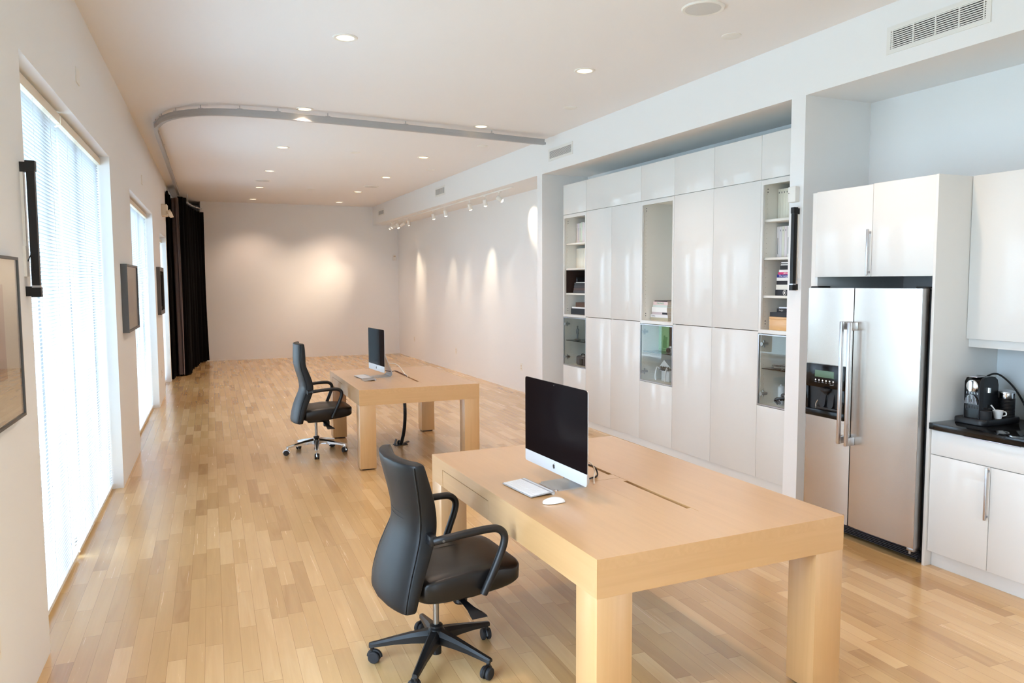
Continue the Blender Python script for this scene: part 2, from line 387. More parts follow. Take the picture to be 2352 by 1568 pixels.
blind(a, 5.62, h, 'white slatted blind beside the long black bar on the wall', 3)
blind(5.64, b, h, 'white slatted blind over the half of the first window nearer the grey framed print', 3)
a, b, h = OPEN[3]
blind(a, b, h, 'narrow bright slatted blind in the second window between the two small framed pictures', 5)
a, b, h = OPEN[4]
blind(a+.02, b-.02, h-.02, 'narrow white blind in the door opening before the black curtain', 3)

# ------------------------------------------------------------------ things on the window wall
def lpt(y, u, z): return Vector((lx(y)-u, y, z))
def picture(y0, y1, z0, z1, d, fm, mw, label, art, group=None, mount=.0):
    t = thing('framed_picture', label, 'picture', lpt((y0+y1)/2, 0, z0), 0)
    bm = nb(); w = mw
    lbox(bm, y0, y1, -d, 0, z0, z0+w); lbox(bm, y0, y1, -d, 0, z1-w, z1); lbox(bm, y0, y0+w, -d, 0, z0+w, z1-w); lbox(bm, y1-w, y1, -d, 0, z0+w, z1-w)
    obj('frame', bm, fm, t)
    bm = nb(); lbox(bm, y0+w, y1-w, -d*.55, -.002, z0+w, z1-w); mo = obj('mount', bm, 'mount', t)
    bm = nb(); ay0, ay1, az0, az1 = art[:4]; lbox(bm, ay0, ay1, -d*.55-.0015, -d*.5, az0, az1); obj('print', bm, art[4], mo)
    for q in art[5:]:
        bm = nb(); lbox(bm, q[0], q[1], -d*.55-.0022, -d*.5, q[2], q[3]); obj('print', bm, q[4], mo)
    bm = nb(); lbox(bm, y0+w, y1-w, -d*.86, -d*.82, z0+w, z1-w); obj('glass', bm, 'pictureglass', t)
    return t
M['sepialight'] = mat('pale_sepia', (196, 172, 150), .8); M['rose'] = mat('dusty_rose_print', (176, 140, 124), .8)
picture(2.9, 3.83, 1.235, 1.915, .03, 'picframe', .012, 'large sepia print in a thin grey frame beside the near window', (3.06, 3.60, 1.42, 1.80, 'rose', (3.06, 3.60, 1.42, 1.50, 'sepia'), (3.10, 3.3, 1.50, 1.56, 'sepialight')))
picture(7.86, 8.90, 1.345, 1.985, .055, 'picframe', .02, 'deep pewter framed print with cream mount between the two windows', (8.16, 8.62, 1.52, 1.85, 'rose'))
picture(12.44, 13.33, 1.335, 2.05, .05, 'picdark', .06, 'small dark bronze framed picture before the black curtain', (12.6, 13.15, 1.45, 1.94, 'umber', (12.66, 12.86, 1.5, 1.9, 'sepia')))
def black_bar(name, label, p0, p1, out, side):
    # slim square bar standing on two brackets; p0, p1 lower and upper ends on the wall, out = direction into the room
    t = thing(name, label, 'bar', p0); out = Vector(out); s = Vector(side); up = Vector((0, 0, 1))
    def blk(a, b, w0, w1, d0, d1):
        bm = nb(); q = [p0+s*w+out*d for w, d in ((w0, d0), (w1, d0), (w1, d1), (w0, d1))]
        return hexa(bm, [v+up*a for v in q]+[v+up*b for v in q]) or bm
    H = (p1-p0).z
    obj('bar', blk(.05, H-.03, -.016, .016, .026, .058), 'blackmetal', t)
    obj('end_cap', blk(-.004, .04, -.018, .018, .022, .062), 'blackmetal', t); obj('end_cap', blk(H-.035, H+.012, -.018, .018, .022, .062), 'blackmetal', t)
    obj('bracket', blk(0, .045, -.014, .014, 0, .03), 'blackmetal', t); obj('bracket', blk(H-.04, H+.005, -.014, .014, 0, .03), 'blackmetal', t)
    obj('silver_band', blk(.04, .05, -.0165, .0165, .0255, .0585), 'satin', t)
    obj('wall_plate', blk(.09, .23, -.03, .03, 0, .012), 'plastic', t)
    obj('conduit', blk(.23, H-.04, -.011, .011, 0, .012), 'plastic', t)
    pts = smooth_path([p0+up*.16+out*.012, p0+up*.19+out*.03+s*.01, p0+up*.12+out*.036+s*.02, p0+up*.06+out*.05], 6)
    obj('cable', add_tube(nb(), pts, .0025, 6), 'black', t)
    return t
black_bar('wall_bar', 'long slim black bar standing off the wall beside the near window', lpt(4.10, 0, 1.745), lpt(4.10, 0, 2.35), (1, -.04, 0), (-.04, -1, 0))
black_bar('wall_bar', 'slim black bar on the white column beside the shelves', Vector((XS, 4.604, 1.73)), Vector((XS, 4.604, 2.365)), (-1, 0, 0), (0, 1, 0))
def plate(label, o, ex, n, w, h, kind='outlet'):
    t = thing('wall_socket' if kind == 'outlet' else 'wall_plate', label, 'socket' if kind == 'outlet' else 'plate', o)
    ex, n, up = Vector(ex).normalized(), Vector(n).normalized(), Vector((0, 0, 1))
    obj('cover', prism(nb(), rrect(w, h, .006), o, ex, up, n*.007), 'plastic', t)
    if kind == 'outlet':
        for dz in (-.022, .022):
            obj('receptacle', prism(nb(), rrect(.03, .03, .008), Vector(o)+up*dz+n*.0065, ex, up, n*.002), 'cream', t)
            bm = nb()
            for dx in (-.006, .006): prism(bm, rrect(.003, .01, .001), Vector(o)+up*dz+ex*dx+n*.0083, ex, up, n*.0006)
            obj('slot', bm, 'dark', t)
    return t
EXL, NL = (-.0425, -1, 0), (1, -.0425, 0)
plate('white blank plate high above the near window', lpt(5.87, 0, 3.175), EXL, NL, .13, .1, 'blank')
plate('small white blank plate high before the second window', lpt(10.57, 0, 3.086), EXL, NL, .12, .11, 'blank')
plate('white power socket low on the wall near the viewer', lpt(3.30, 0, .44), EXL, NL, .075, .12)
plate('white power socket low on the far pier beyond the second window', lpt(12.75, 0, .42), EXL, NL, .075, .12)
# emergency light
t = thing('emergency_light', 'cream emergency light with two lamp heads high before the curtain', 'light', lpt(14.35, 0, 3.0))
bm = nb(); lbox(bm, 14.2, 14.5, -.09, 0, 2.95, 3.14); obj('case', bm, 'cream', t)
for y in (14.18, 14.52):
    obj('lamp_head', add_lathe(nb(), [(.02, -.03), (.05, -.01), (.055, .035), (.05, .04), (.0, .036)], 20, Matrix.Translation(lpt(y, -.12, 2.99)) @ Matrix.Rotation(math.radians(70), 4, 'Y'), cap=False), 'cream', t)
# sensor on the column
t = thing('motion_sensor', 'small white sensor box on the column above the black bar', 'sensor', (XS, 4.635, 2.48))
box_obj('case', (XS-.045, XS, 4.595, 4.676, 2.42, 2.542), 'plastic', t, .006); obj('indicator', add_lathe(nb(), [(.004, 0), (.003, .002)], 12, Matrix.Translation((XS-.045, 4.665, 2.492)) @ Matrix.Rotation(-PI/2, 4, 'Y')), 'dark', t)
# thermostat and sockets on the far right wall
t = thing('thermostat', 'small white thermostat on the far wall by the corner', 'thermostat', (5.0, yf(5.0), 2.45))
box_obj('cover', (4.99, 5.08, yf(5.03)-.03, yf(5.03)+.002, 2.36, 2.50), 'plastic', t, .006); box_obj('dial_window', (5.01, 5.06, yf(5.03)-.032, yf(5.03)-.029, 2.45, 2.48), 'mount', t)
plate('white power socket under the farthest light streak', (XR, 17.4, .464), (0, -1, 0), (-1, 0, 0), .08, .13)
plate('white power socket midway along the long blank wall', (XR, 14.44, .42), (0, -1, 0), (-1, 0, 0), .08, .13)
plate('white power socket nearest the wall cabinets', (XR, 11.25, .41), (0, -1, 0), (-1, 0, 0), .08, .13)

# ------------------------------------------------------------------ curtain rail and curtains
rail = [(4.40, 8.932), (2.699, 8.75), (1.325, 8.645), (.905, 8.631), (.452, 8.700), (.158, 8.89), (-.035, 9.188), (-.135, 9.58), (-.167, 9.98), (-.11, 11.466), (-.032, 13.675), (.082, 16.738)]
rp = smooth_path([(x, y, 0) for x, y in rail], 8)
t = thing('curtain_rail', 'long grey curved curtain rail hung below the ceiling', 'rail', (1.3, 8.7, 3.56))
def strip(w0, w1, z0, z1):
    rings = []
    for i, p in enumerate(rp):
        d = (rp[min(i+1, len(rp)-1)]-rp[max(i-1, 0)]).normalized(); s = Vector((-d.y, d.x, 0))
        rings.append([p+s*w0+Vector((0, 0, z0)), p+s*w1+Vector((0, 0, z0)), p+s*w1+Vector((0, 0, z1)), p+s*w0+Vector((0, 0, z1))])
    return loft(nb(), rings)
M['railgrey'] = mat('grey_anodised_rail', (186, 186, 187), .4, .35)
obj('track', strip(-.013, .013, 3.568, 3.636), 'railgrey', t)
obj('flange', strip(-.02, .02, 3.566, 3.574), 'railgrey', t); obj('flange', strip(-.02, .02, 3.632, 3.638), 'railgrey', t); obj('rib', strip(-.016, .016, 3.598, 3.603), 'railgrey', t)
for k in (4, 9, 14, 20, 28, 36, 44, 52, 60, 66, 71, 76, 80, 84):
    if k < len(rp):
        p = rp[k]; bm = nb(); add_box(bm, p.x-.025, p.x+.025, p.y-.012, p.y+.012, 3.636, 3.646); add_box(bm, p.x-.004, p.x+.004, p.y-.004, p.y+.004, 3.64, ZC)
        obj('hanger', bm, 'railgrey', t)
box_obj('end_stop', (4.392, 4.42, 8.917, 8.949, 3.572, 3.60), 'railgrey', t)
def curtain_ribbon(path, z0, z1, amp, waves, flare=1.0, th=.01):
    P = smooth_path([(x, y, 0) for x, y in path], 40); N = len(P); rings = []; L = N-1
    zs = [z0 + (z1-z0)*k/10 for k in range(11)]
    front, back = [], []
    for i, p in enumerate(P):
        d = (P[min(i+1, L)]-P[max(i-1, 0)]).normalized(); s = Vector((-d.y, d.x, 0)); f, bk = [], []
        for z in zs:
            q = (z1-z)/(z1-z0); a = amp*(.75+.5*q)*math.sin(2*PI*waves*i/L + .5*math.sin(3.1*i/L*7)) + .012*math.sin(19*i/L+z*1.3)
            c = p + s*a; f.append(c+s*th/2+Vector((0, 0, z))); bk.append(c-s*th/2+Vector((0, 0, z)))
        front.append(f); back.append(bk)
    bm = nb(); rings = [front[i]+back[i][::-1] for i in range(N)]
    return loft(bm, rings)
t = thing('stage_curtain', 'floor length black curtain gathered at the far corner', 'curtain', (.2, 16.5, 0))
obj('folds', curtain_ribbon([(.07, 16.1), (.13, 16.5), (.24, 17.3), (.36, 18.2), (.56, 18.83)], .03, 3.42, .055, 11), 'curtain', t)
obj('leading_edge', curtain_ribbon([(.06, 16.02), (.12, 16.1), (.19, 16.25), (.17, 16.5)], .02, 3.47, .02, 2.2), 'curtain', t)
li = obj('lining', curtain_ribbon([(-.045, 16.3), (-.035, 16.14), (.02, 16.03), (.075, 16.0)], .03, 3.44, .012, 1.6), 'lining', t); li['label'] = 'grey brown lining'
bm = nb()
for k in range(9):
    q = k/8; x, y = .1+.42*q, 16.2+2.5*q; add_tube(bm, [(x, y, 3.41), (x, y, 3.47), (x+.008, y, 3.48), (x+.012, y, 3.46)], .004, 6)
obj('hooks', bm, 'railgrey', t)
t = thing('stage_curtain', 'dark curtain added flat against the window wall in place of shade behind the grey lining', 'curtain', (-.12, 16.5, 0))
obj('folds', curtain_ribbon([(-.128, 15.38), (-.108, 15.9), (-.075, 16.6), (-.03, 17.6), (.02, 18.6)], .02, 3.50, .018, 11), 'curtain', t)  # near end is black cloth put where the wall lies in shade
t = thing('curtain_rail', 'short rail for the black curtain in the far corner', 'rail', (.3, 17.5, 3.5))
obj('track', add_tube(nb(), smooth_path([(.082, 16.74, 3.5), (.2, 17.2, 3.5), (.36, 18.2, 3.5), (.56, 18.8, 3.5)], 6), .014, 8), 'railgrey', t)
obj('hanger', add_box(nb(), .255, .265, 17.45, 17.46, 3.5, ZC), 'railgrey', t)

# ------------------------------------------------------------------ ceiling fittings
WARM = (1.0, .73, .55)
DL = [(1.245, 5.974), (1.326, 8.541), (1.399, 11.029), (1.477, 13.39), (1.539, 15.749), (1.611, 17.982), (3.388, 6.057), (3.421, 8.662), (3.451, 11.098), (3.477, 13.434), (3.475, 15.747), (3.513, 17.926)]
DLX = [(1.17, 3.45), (3.36, 3.45), (1.10, .9), (3.33, .9), (1.05, -1.6), (3.30, -1.6)]
DLABEL = ['recessed downlight nearest the viewer above the window side', 'recessed downlight just beyond the curved rail on the window side', 'third recessed downlight on the window side', 'fourth recessed downlight on the window side', 'fifth recessed downlight on the window side', 'farthest recessed downlight on the window side',
 'recessed downlight nearest the viewer on the cabinet side', 'recessed downlight before the straight end of the rail', 'third recessed downlight on the cabinet side', 'fourth recessed downlight on the cabinet side', 'fifth recessed downlight on the cabinet side', 'farthest recessed downlight near the soffit corner',
 'recessed downlight over the near chair', 'recessed downlight over the near desk', 'recessed downlight behind the viewer on the window side', 'recessed downlight behind the viewer on the cabinet side', 'rearmost recessed downlight on the window side', 'rearmost recessed downlight on the cabinet side']
DLW = 55
d0 = None
for i, (x, y) in enumerate(DL+DLX):
    if d0 is None:
        d0 = thing('downlight', DLABEL[0], 'light', (x, y, ZC), 0, 'recessed ceiling downlights')
        obj('trim_ring', add_lathe(nb(), [(.068, .0), (.068, -.006), (.088, -.008), (.094, -.004), (.094, .0)], 40, cap=False), 'plastic', d0, True)
        obj('lens', add_lathe(nb(), [(.0005, -.0045), (.04, -.0042), (.0685, -.002)], 36, cap=False), 'lens', d0, True)
    else: dup(d0, (x, y, ZC), DLABEL[i])
    light('downlight_lamp', 'SPOT', (x, y, ZC-.03), DLW*(1.05 if y > 5 else 1.2 if y > 3 else .7), WARM, (x, y, 0), spot_size=math.radians(115), spot_blend=.75, shadow_soft_size=.05)
t0 = thing('ceiling_speaker', 'large round white speaker grille nearest the viewer in the ceiling', 'speaker', (3.379, 4.381, ZC), 0, 'round ceiling speakers')
obj('rim', add_lathe(nb(), [(.122, 0), (.122, -.010), (.140, -.012), (.146, -.004), (.146, 0)], 48, cap=False), 'plastic', t0, True)
M['grille'] = mat('speaker_grille', (214, 214, 212), .7, bump=(900, .3))
obj('grille', add_lathe(nb(), [(.001, -.013), (.08, -.0125), (.123, -.009)], 48, cap=False), 'grille', t0, True)
dup(t0, (1.491, 14.672, ZC), 'round white speaker grille among the far downlights on the window side'); dup(t0, (3.526, 14.807, ZC), 'round white speaker grille among the far downlights on the cabinet side')
t0 = thing('cover_disc', 'small flat white disc in the ceiling behind the big speaker', 'disc', (3.955, 4.778, ZC), 0, 'flat white ceiling discs')
obj('disc', add_lathe(nb(), [(.001, -.010), (.066, -.009), (.074, -.004), (.074, 0)], 40, cap=False), 'plastic', t0, True)
for (x, y), s in {(3.95, 7.376): 'flat white disc in the ceiling before the rail end', (3.919, 9.881): 'flat white disc in the ceiling just beyond the rail end', (2.41, 11.071): 'flat white disc in the middle of the ceiling', (3.931, 12.285): 'flat white disc near the soffit beyond the rail', (2.531, 15.729): 'flat white disc in the middle of the far ceiling'}.items(): dup(t0, (x, y, ZC), s)

# ------------------------------------------------------------------ soffit vents
def vent(label, y0, y1, z0, z1, n, mull, deep='dark'):
    t = thing('air_vent', label, 'vent', (XS, (y0+y1)/2, z0), 0, 'air vents on the soffit'); b = .03; x0, x1 = XS-.008, XS
    bm = nb()
    add_box(bm, x0, x1, y0, y1, z0, z0+b); add_box(bm, x0, x1, y0, y1, z1-b, z1); add_box(bm, x0, x1, y0, y0+b, z0+b, z1-b); add_box(bm, x0, x1, y1-b, y1, z0+b, z1-b)
    obj('frame', bm, 'ventwhite', t)
    box_obj('backing', (x1-.0012, x1-.0002, y0+b, y1-b, z0+b, z1-b), deep, t)
    bm = nb(); hh = (z1-z0-2*b)/n
    for k in range(n):
        z = z0+b+hh*k
        hexa(bm, [(x0, y0+b, z+hh*.30), (x1-.002, y0+b, z+hh*.5), (x1-.002, y1-b, z+hh*.5), (x0, y1-b, z+hh*.30), (x0, y0+b, z+hh*.86), (x1-.002, y0+b, z+hh*.96), (x1-.002, y1-b, z+hh*.96), (x0, y1-b, z+hh*.86)])
    obj('louvres', bm, 'ventwhite', t)
    for q in mull:
        y = y0+b+(y1-y0-2*b)*q; box_obj('divider', (x0-.0006, x1-.001, y-.004, y+.004, z0+b, z1-b), 'ventwhite', t)
M['midgrey'] = mat('grey_duct', (120, 118, 112), .8)
vent('long air vent with black slots above the refrigerator', 3.10, 3.828, 3.338, 3.52, 9, (.02, .26, .5, .74, .98))
vent('air vent just past the straight end of the rail', 8.34, 9.0, 3.37, 3.525, 9, (), 'dark')
vent('air vent above the track lights', 13.2, 13.77, 3.40, 3.565, 7, (.25, .5, .75), 'dark')
vent('farthest air vent by the end wall', 17.63, 18.2, 3.395, 3.545, 7, (), 'dark')

# ------------------------------------------------------------------ track lights
t = thing('lighting_track', 'white lighting track under the soffit', 'track', (4.66, 14, ZS))
box_obj('track', (4.645, 4.68, 10.55, 17.75, ZS-.022, ZS), 'plastic', t, .003); box_obj('feed_box', (4.63, 4.695, 13.9, 14.15, ZS-.03, ZS), 'plastic', t, .004)
HEADS = [(17.6, (3.3, 18.8, 1.55)), (17.35, (2.75, 18.85, 2.0)), (17.05, (5.127, 16.9, 1.9)), (16.62, (2.9, 18.85, 1.75)), (16.15, (5.127, 17.0, 1.2)), (14.4, (5.127, 14.7, 1.2)), (13.66, (5.127, 13.9, .4)), (12.36, (5.127, 12.6, 1.6)), (11.65, (5.127, 11.9, .3)), (11.04, (5.127, 10.75, 2.72))]
HL = ['farthest spotlight of the far cluster of five on the track', 'second farthest spotlight of the far cluster on the track', 'middle spotlight of the far cluster of five on the track', 'fourth spotlight of the far cluster on the track', 'nearest spotlight of the far cluster of five on the track',
 'farther spotlight of the pair below the middle vent', 'nearer spotlight of the pair below the middle vent', 'farthest of the three near spotlights on the track', 'middle one of the three near spotlights on the track', 'spotlight nearest the white column on the track']
HP = [70, 55, 45, 60, 45, 40, 45, 70, 22, 42]
for (y, aim), s, p in zip(HEADS, HL, HP):
    t = thing('track_spotlight', s, 'light', (4.662, y, ZS-.022), 0, 'spotlights on the track')
    obj('stem', add_tube(nb(), [(4.662, y, ZS-.022), (4.662, y, ZS-.11)], .006, 8), 'plastic', t); box_obj('adapter', (4.648, 4.677, y-.04, y+.04, ZS-.036, ZS-.022), 'plastic', t)
    o = Vector((4.662, y, ZS-.135)); d = (Vector(aim)-o).normalized(); mt = Matrix.Translation(o) @ d.to_track_quat('Z', 'Y').to_matrix().to_4x4()
    obj('head', add_lathe(nb(), [(.0005, -.055), (.026, -.055), (.034, -.045), (.034, .05), (.0305, .05), (.0305, .03)], 20, mt, False), 'plastic', t)
    obj('lamp', add_lathe(nb(), [(.0005, .066), (.014, .063), (.026, .054), (.0335, .040)], 18, mt, False), 'spotlens', t)
    light('spot_lamp', 'SPOT', o+d*.08, p, (1.0, .80, .58), aim, spot_size=math.radians(40 if y > 11.2 else 54), spot_blend=1.0, shadow_soft_size=.025)

# ------------------------------------------------------------------ wall of white cabinets
XC = 4.602; XB = XC+.47
CG = 'white wall cabinets'
def door(y0, y1, z0, z1, t, name='door'): return box_obj(name, (XC, XC+.018, y0+.0015, y1-.0015, z0+.0015, z1-.0015), 'gloss', t, .0015)
MODS = [(8.18, 8.78), (7.585, 8.18), (6.98, 7.585), (6.38, 6.98), (5.765, 6.38), (5.14, 5.765), (4.708, 5.14)]
ML = ['cabinet unit farthest along, with open shelves of white binders above a glass door', 'plain white cabinet beside the unit with the figurine', 'plain white cabinet before the tall display niche', 'cabinet unit with a tall open niche holding a short stack of books', 'plain white cabinet just past the tall display niche', 'plain white cabinet beside the shelves by the column', 'cabinet unit by the column with shelves, a wooden box and coloured books']
def carcass(y0, y1, z0, z1, t, back=True, m='melamine', th=.018):
    bm = nb(); x0 = XC+.02
    add_box(bm, x0, XB, y0, y0+th, z0, z1); add_box(bm, x0, XB, y1-th, y1, z0, z1); add_box(bm, x0, XB, y0+th, y1-th, z0, z0+th); add_box(bm, x0, XB, y0+th, y1-th, z1-th, z1)
    if back: add_box(bm, XB-.008, XB, y0+th, y1-th, z0+th, z1-th)
    return obj('carcass', bm, m, t)
def glassdoor(y0, y1, z0, z1, t):
    g = box_obj('glass_door', (XC+.002, XC+.008, y0+.004, y1-.004, z0+.004, z1-.004), 'cabglass', t)
    bm = nb(); w = .012
    add_box(bm, XC, XC+.018, y0+.002, y1-.002, z0+.002, z0+w); add_box(bm, XC, XC+.018, y0+.002, y1-.002, z1-w, z1-.002); add_box(bm, XC, XC+.018, y1-w, y1-.002, z0+w, z1-w); add_box(bm, XC, XC+.018, y0+.002, y0+w, z0+w, z1-w)
    obj('door_frame', bm, 'satin', g)
    for z in (z0+.1, z1-.09):
        bm = nb(); add_box(bm, XC+.012, XC+.075, y1-.05, y1-.019, z-.011, z+.011, .003); add_box(bm, XC+.04, XC+.055, y1-.03, y1-.019, z-.03, z+.03, .003); add_tube(bm, [(XC+.012, y1-.035, z), (XC+.008, y1-.035, z)], .017, 14)
        obj('hinge', bm, 'alu', g)
for i, ((y0, y1), s) in enumerate(zip(MODS, ML)):
    t = thing('cabinet', s, 'cabinet', (XC, (y0+y1)/2, 0), 0, CG)
    if i in (0, 3, 6):
        carcass(y0, y1, .08, 2.655, t)
        zt = 2.615
        # face frame round the open niche
        bm = nb(); add_box(bm, XC, XC+.02, y1-.028, y1-.001, 1.352, 2.657); add_box(bm, XC, XC+.02, y0+.001, y0+.028, 1.352, 2.657)
        add_box(bm, XC, XC+.02, y0+.028, y1-.028, zt, 2.657); add_box(bm, XC, XC+.02, y0+.028, y1-.028, 1.352, 1.384)
        obj('face_frame', bm, 'gloss', t)
        box_obj('shelf', (XC+.02, XB-.008, y0+.018, y1-.018, 1.366, 1.384), 'melamine', t)
        if i != 3:
            for z in ((2.275, 1.955, 1.637) if i == 0 else (2.304, 1.98, 1.656)): box_obj('shelf', (XC+.03, XB-.01, y0+.018, y1-.018, z, z+.02), 'melamine', t, .001)
        box_obj('glass_shelf', (XC+.03, XB-.012, y0+.02, y1-.02, 1.040, 1.047), 'smoke', t)
        glassdoor(y0, y1, .724, 1.348, t); door(y0, y1, .08, .722, t, 'drawer_front')
        box_obj('shelf', (XC+.02, XB-.008, y0+.018, y1-.018, .710, .728), 'melamine', t)
        # rows of peg holes on the visible side panel
        bm = nb()
        for xx in (XC+.055, XC+.40):
            for k in range(44):
                z = .78+k*.042
                if z < 2.6: add_lathe(bm, [(.0022, 0), (.002, .0012)], 6, Matrix.Translation((xx, y1-.018, z)) @ Matrix.Rotation(PI/2, 4, 'X'))
        obj('peg_holes', bm, 'midgrey', t)
        bm = nb()
        for z in (2.585, 2.56, 1.43, 1.455): add_lathe(bm, [(.006, 0), (.005, .002)], 10, Matrix.Translation((XC+.06, y1-.0175, z)) @ Matrix.Rotation(PI/2, 4, 'X'))
        obj('screw_cap', bm, 'picframe', t)
        if i == 0:
            box_obj('dark_lining', (XB-.014, XB-.009, y0+.02, y1-.02, 1.66, 1.95), 'brown', t); box_obj('dark_lining', (XC+.035, XB-.01, y1-.022, y1-.0185, 1.66, 1.95), 'brown', t)
    else:
        carcass(y0, y1, .08, 2.655, t, False); door(y0, y1, 1.37, 2.66, t); door(y0, y1, .08, 1.367, t)
UP = [(8.18, 8.78), (6.98, 8.18), (6.38, 6.98), (5.765, 6.38), (5.14, 5.765), (4.708, 5.14)]
UL = ['small top cabinet at the far end of the cabinet row', 'double width top cabinet above the two plain doors', 'top cabinet above the tall display niche', 'top cabinet just past the display niche', 'top cabinet above the plain door beside the bookshelf', 'narrow top cabinet above the shelves by the column']
for (y0, y1), s in zip(UP, UL):
    t = thing('top_cabinet', s, 'cabinet', (XC, (y0+y1)/2, 2.66), 0, 'white top cabinets above the wall cabinets')
    carcass(y0, y1, 2.662, 3.038, t); door(y0, y1, 2.662, 3.04, t)
t = thing('plinth', 'white plinth along the foot of the wall cabinets', 'plinth', (XC, 6.7, 0)); box_obj('board', (XC+.012, XC+.03, 4.708, 8.78, 0, .078), 'gloss', t)

# ------------------------------------------------------------------ things on the shelves
def book(label, x0, x1, y0, y1, z0, z1, cover, spine='x', pages='paper', group=None, text=None, name='book'):
    t = thing(name, label, 'book', ((x0+x1)/2, (y0+y1)/2, z0), 0, group); c = min(.0035, (z1-z0)*.12)
    cm = mat(label[:40], cover, .5)
    bm = nb(); add_box(bm, x0, x1, y0, y1, z0, z0+c); add_box(bm, x0, x1, y0, y1, z1-c, z1); add_box(bm, x0, x0+c, y0, y1, z0+c, z1-c)
    obj('cover', bm, cm, t); box_obj('pages', (x0+c, x1-.004, y0+.004, y1-.004, z0+c, z1-c), pages, t)
    if text: text_obj('lettering', text[0], text[1], mat(label[:30]+' lettering', text[2], .6), t, (x0-.0004, text[3] if len(text) > 3 else (y0+y1)/2, (z0+z1)/2), (0, -1, 0), (0, 0, 1))
    return t
def upright(label, x0, x1, y0, y1, z0, z1, rgb, group, band=None):
    t = thing('magazine_file', label, 'book', ((x0+x1)/2, (y0+y1)/2, z0), 0, group)
    box_obj('cover', (x0, x1, y0+.0006, y1-.0006, z0, z1), mat('white_file', rgb, .6), t, .0015)
    if band: box_obj('title', (x0-.0006, x0, (y0+y1)/2-.004, (y0+y1)/2+.004, z0+band[0], z0+band[1]), mat('title_ink', band[2], .7), t)
    return t
OR = ['outermost', 'second', 'third', 'fourth', 'fifth', 'sixth', 'seventh', 'eighth', 'ninth', 'tenth', 'eleventh', 'twelfth', 'thirteenth']
wh = lambda: (random.randint(226, 240), random.randint(224, 236), random.randint(214, 228))
y = 8.758
for k in range(12):
    w = random.uniform(.03, .05)
    if y-w < 8.21: break
    upright('white file %s from the side panel on the top shelf of the far unit' % OR[k], 4.78, 5.03, y-w, y, 2.2965, 2.555+random.uniform(0, .012), wh(), 'white files on the top shelf of the far unit', (.04, .2, (170, 168, 164)) if k in (0, 1, 2) else None); y -= w
y = 8.758
for k in range(9):
    w = random.uniform(.055, .07)
    if y-w < 8.21: break
    upright('cream binder %s from the side panel on the second shelf of the far unit' % OR[k], 4.78, 5.04, y-w, y, 1.9765, 2.232, (234, 228, 212), 'cream binders on the second shelf of the far unit'); y -= w
y = 5.118
for k in range(12):
    w = .0305
    upright('cream journal %s from the side panel on the top shelf by the column' % OR[k], 4.77, 5.03, y-w, y, 2.3255, 2.588, (234, 229, 212), 'cream journals on the top shelf by the column', (.225, .24, (120, 118, 112))); y -= w
y = 5.118
for k in range(12):
    w = .0305
    upright('white journal %s from the side panel on the second shelf by the column' % OR[k], 4.765, 5.03, y-w, y, 2.0015, 2.268, wh(), 'white journals on the second shelf by the column', (.225, .24, (140, 138, 134)) if k % 4 else (.03, .17, (150, 150, 148))); y -= w
# far unit, dark compartment and bottom compartment
t = thing('folder', 'tall black folder standing in the dark compartment of the far unit', 'folder', (4.85, 8.70, 1.657)); box_obj('cover', (4.76, 5.03, 8.68, 8.725, 1.6578, 1.86), 'black', t, .002); box_obj('label_strip', (4.759, 4.76, 8.695, 8.705, 1.68, 1.84), 'keydark', t)
z = 1.6575
for k, (hgt, rgb, s) in enumerate([(.034, (70, 70, 72), 'bottom grey folder box in the dark compartment'), (.03, (84, 66, 60), 'brown folder box above the bottom grey one'), (.034, (58, 58, 60), 'third grey folder box in the dark compartment'), (.032, (44, 46, 48), 'uppermost dark folder box in the dark compartment')]):
    book(s, 4.66+.004*k, 4.95, 8.24, 8.615-.004*k, z, z+hgt, rgb, pages='keydark', group='folder boxes in the dark compartment'); z += hgt+.0005
book('thin white book on the stack of dark folder boxes', 4.68, 4.92, 8.24, 8.58, z, z+.008, (236, 236, 232))
book('thick black box file at the bottom of the far unit', 4.665, 4.95, 8.22, 8.685, 1.3845, 1.46, (26, 27, 32), pages='dark'); book('thin white book on the black box file', 4.67, 4.94, 8.22, 8.66, 1.461, 1.48, (226, 226, 226)); book('brown bound book lying on top in the far unit', 4.68, 4.93, 8.22, 8.585, 1.481, 1.54, (84, 58, 42), spine='y', pages='white')
# display niche stack
NS = 'books stacked in the tall display niche'
zz = 1.3845
for hgt, rgb, l, r_, txt, s in [(.030, (186, 178, 152), 6.955, 6.63, None, 'beige book at the bottom of the display niche stack'), (.032, (232, 230, 230), 6.95, 6.637, ('Fashion', .022, (110, 110, 114), 6.90), 'white book second from the bottom in the display niche'),
        (.026, (206, 190, 192), 6.925, 6.645, None, 'pink and dark book in the middle of the display niche stack'), (.052, (238, 237, 233), 6.93, 6.652, None, 'thick white book in the display niche stack'), (.022, (206, 218, 212), 6.912, 6.645, None, 'pale green book in the display niche stack'),
        (.036, (228, 206, 204), 6.905, 6.638, ('PORTRAITS', .026, (96, 176, 130)), 'pale pink book with green lettering in the display niche'), (.012, (66, 54, 54), 6.88, 6.65, None, 'thin dark book topping the display niche stack')]:
    b_ = book(s, 4.72, 4.94, r_, l, zz, zz+hgt, rgb, group=NS, text=txt)
    if hgt == .026: box_obj('spine_image', (4.7192, 4.7196, 6.645, 6.735, zz+.003, zz+hgt-.003), 'dark', b_)
    zz += hgt+.0005
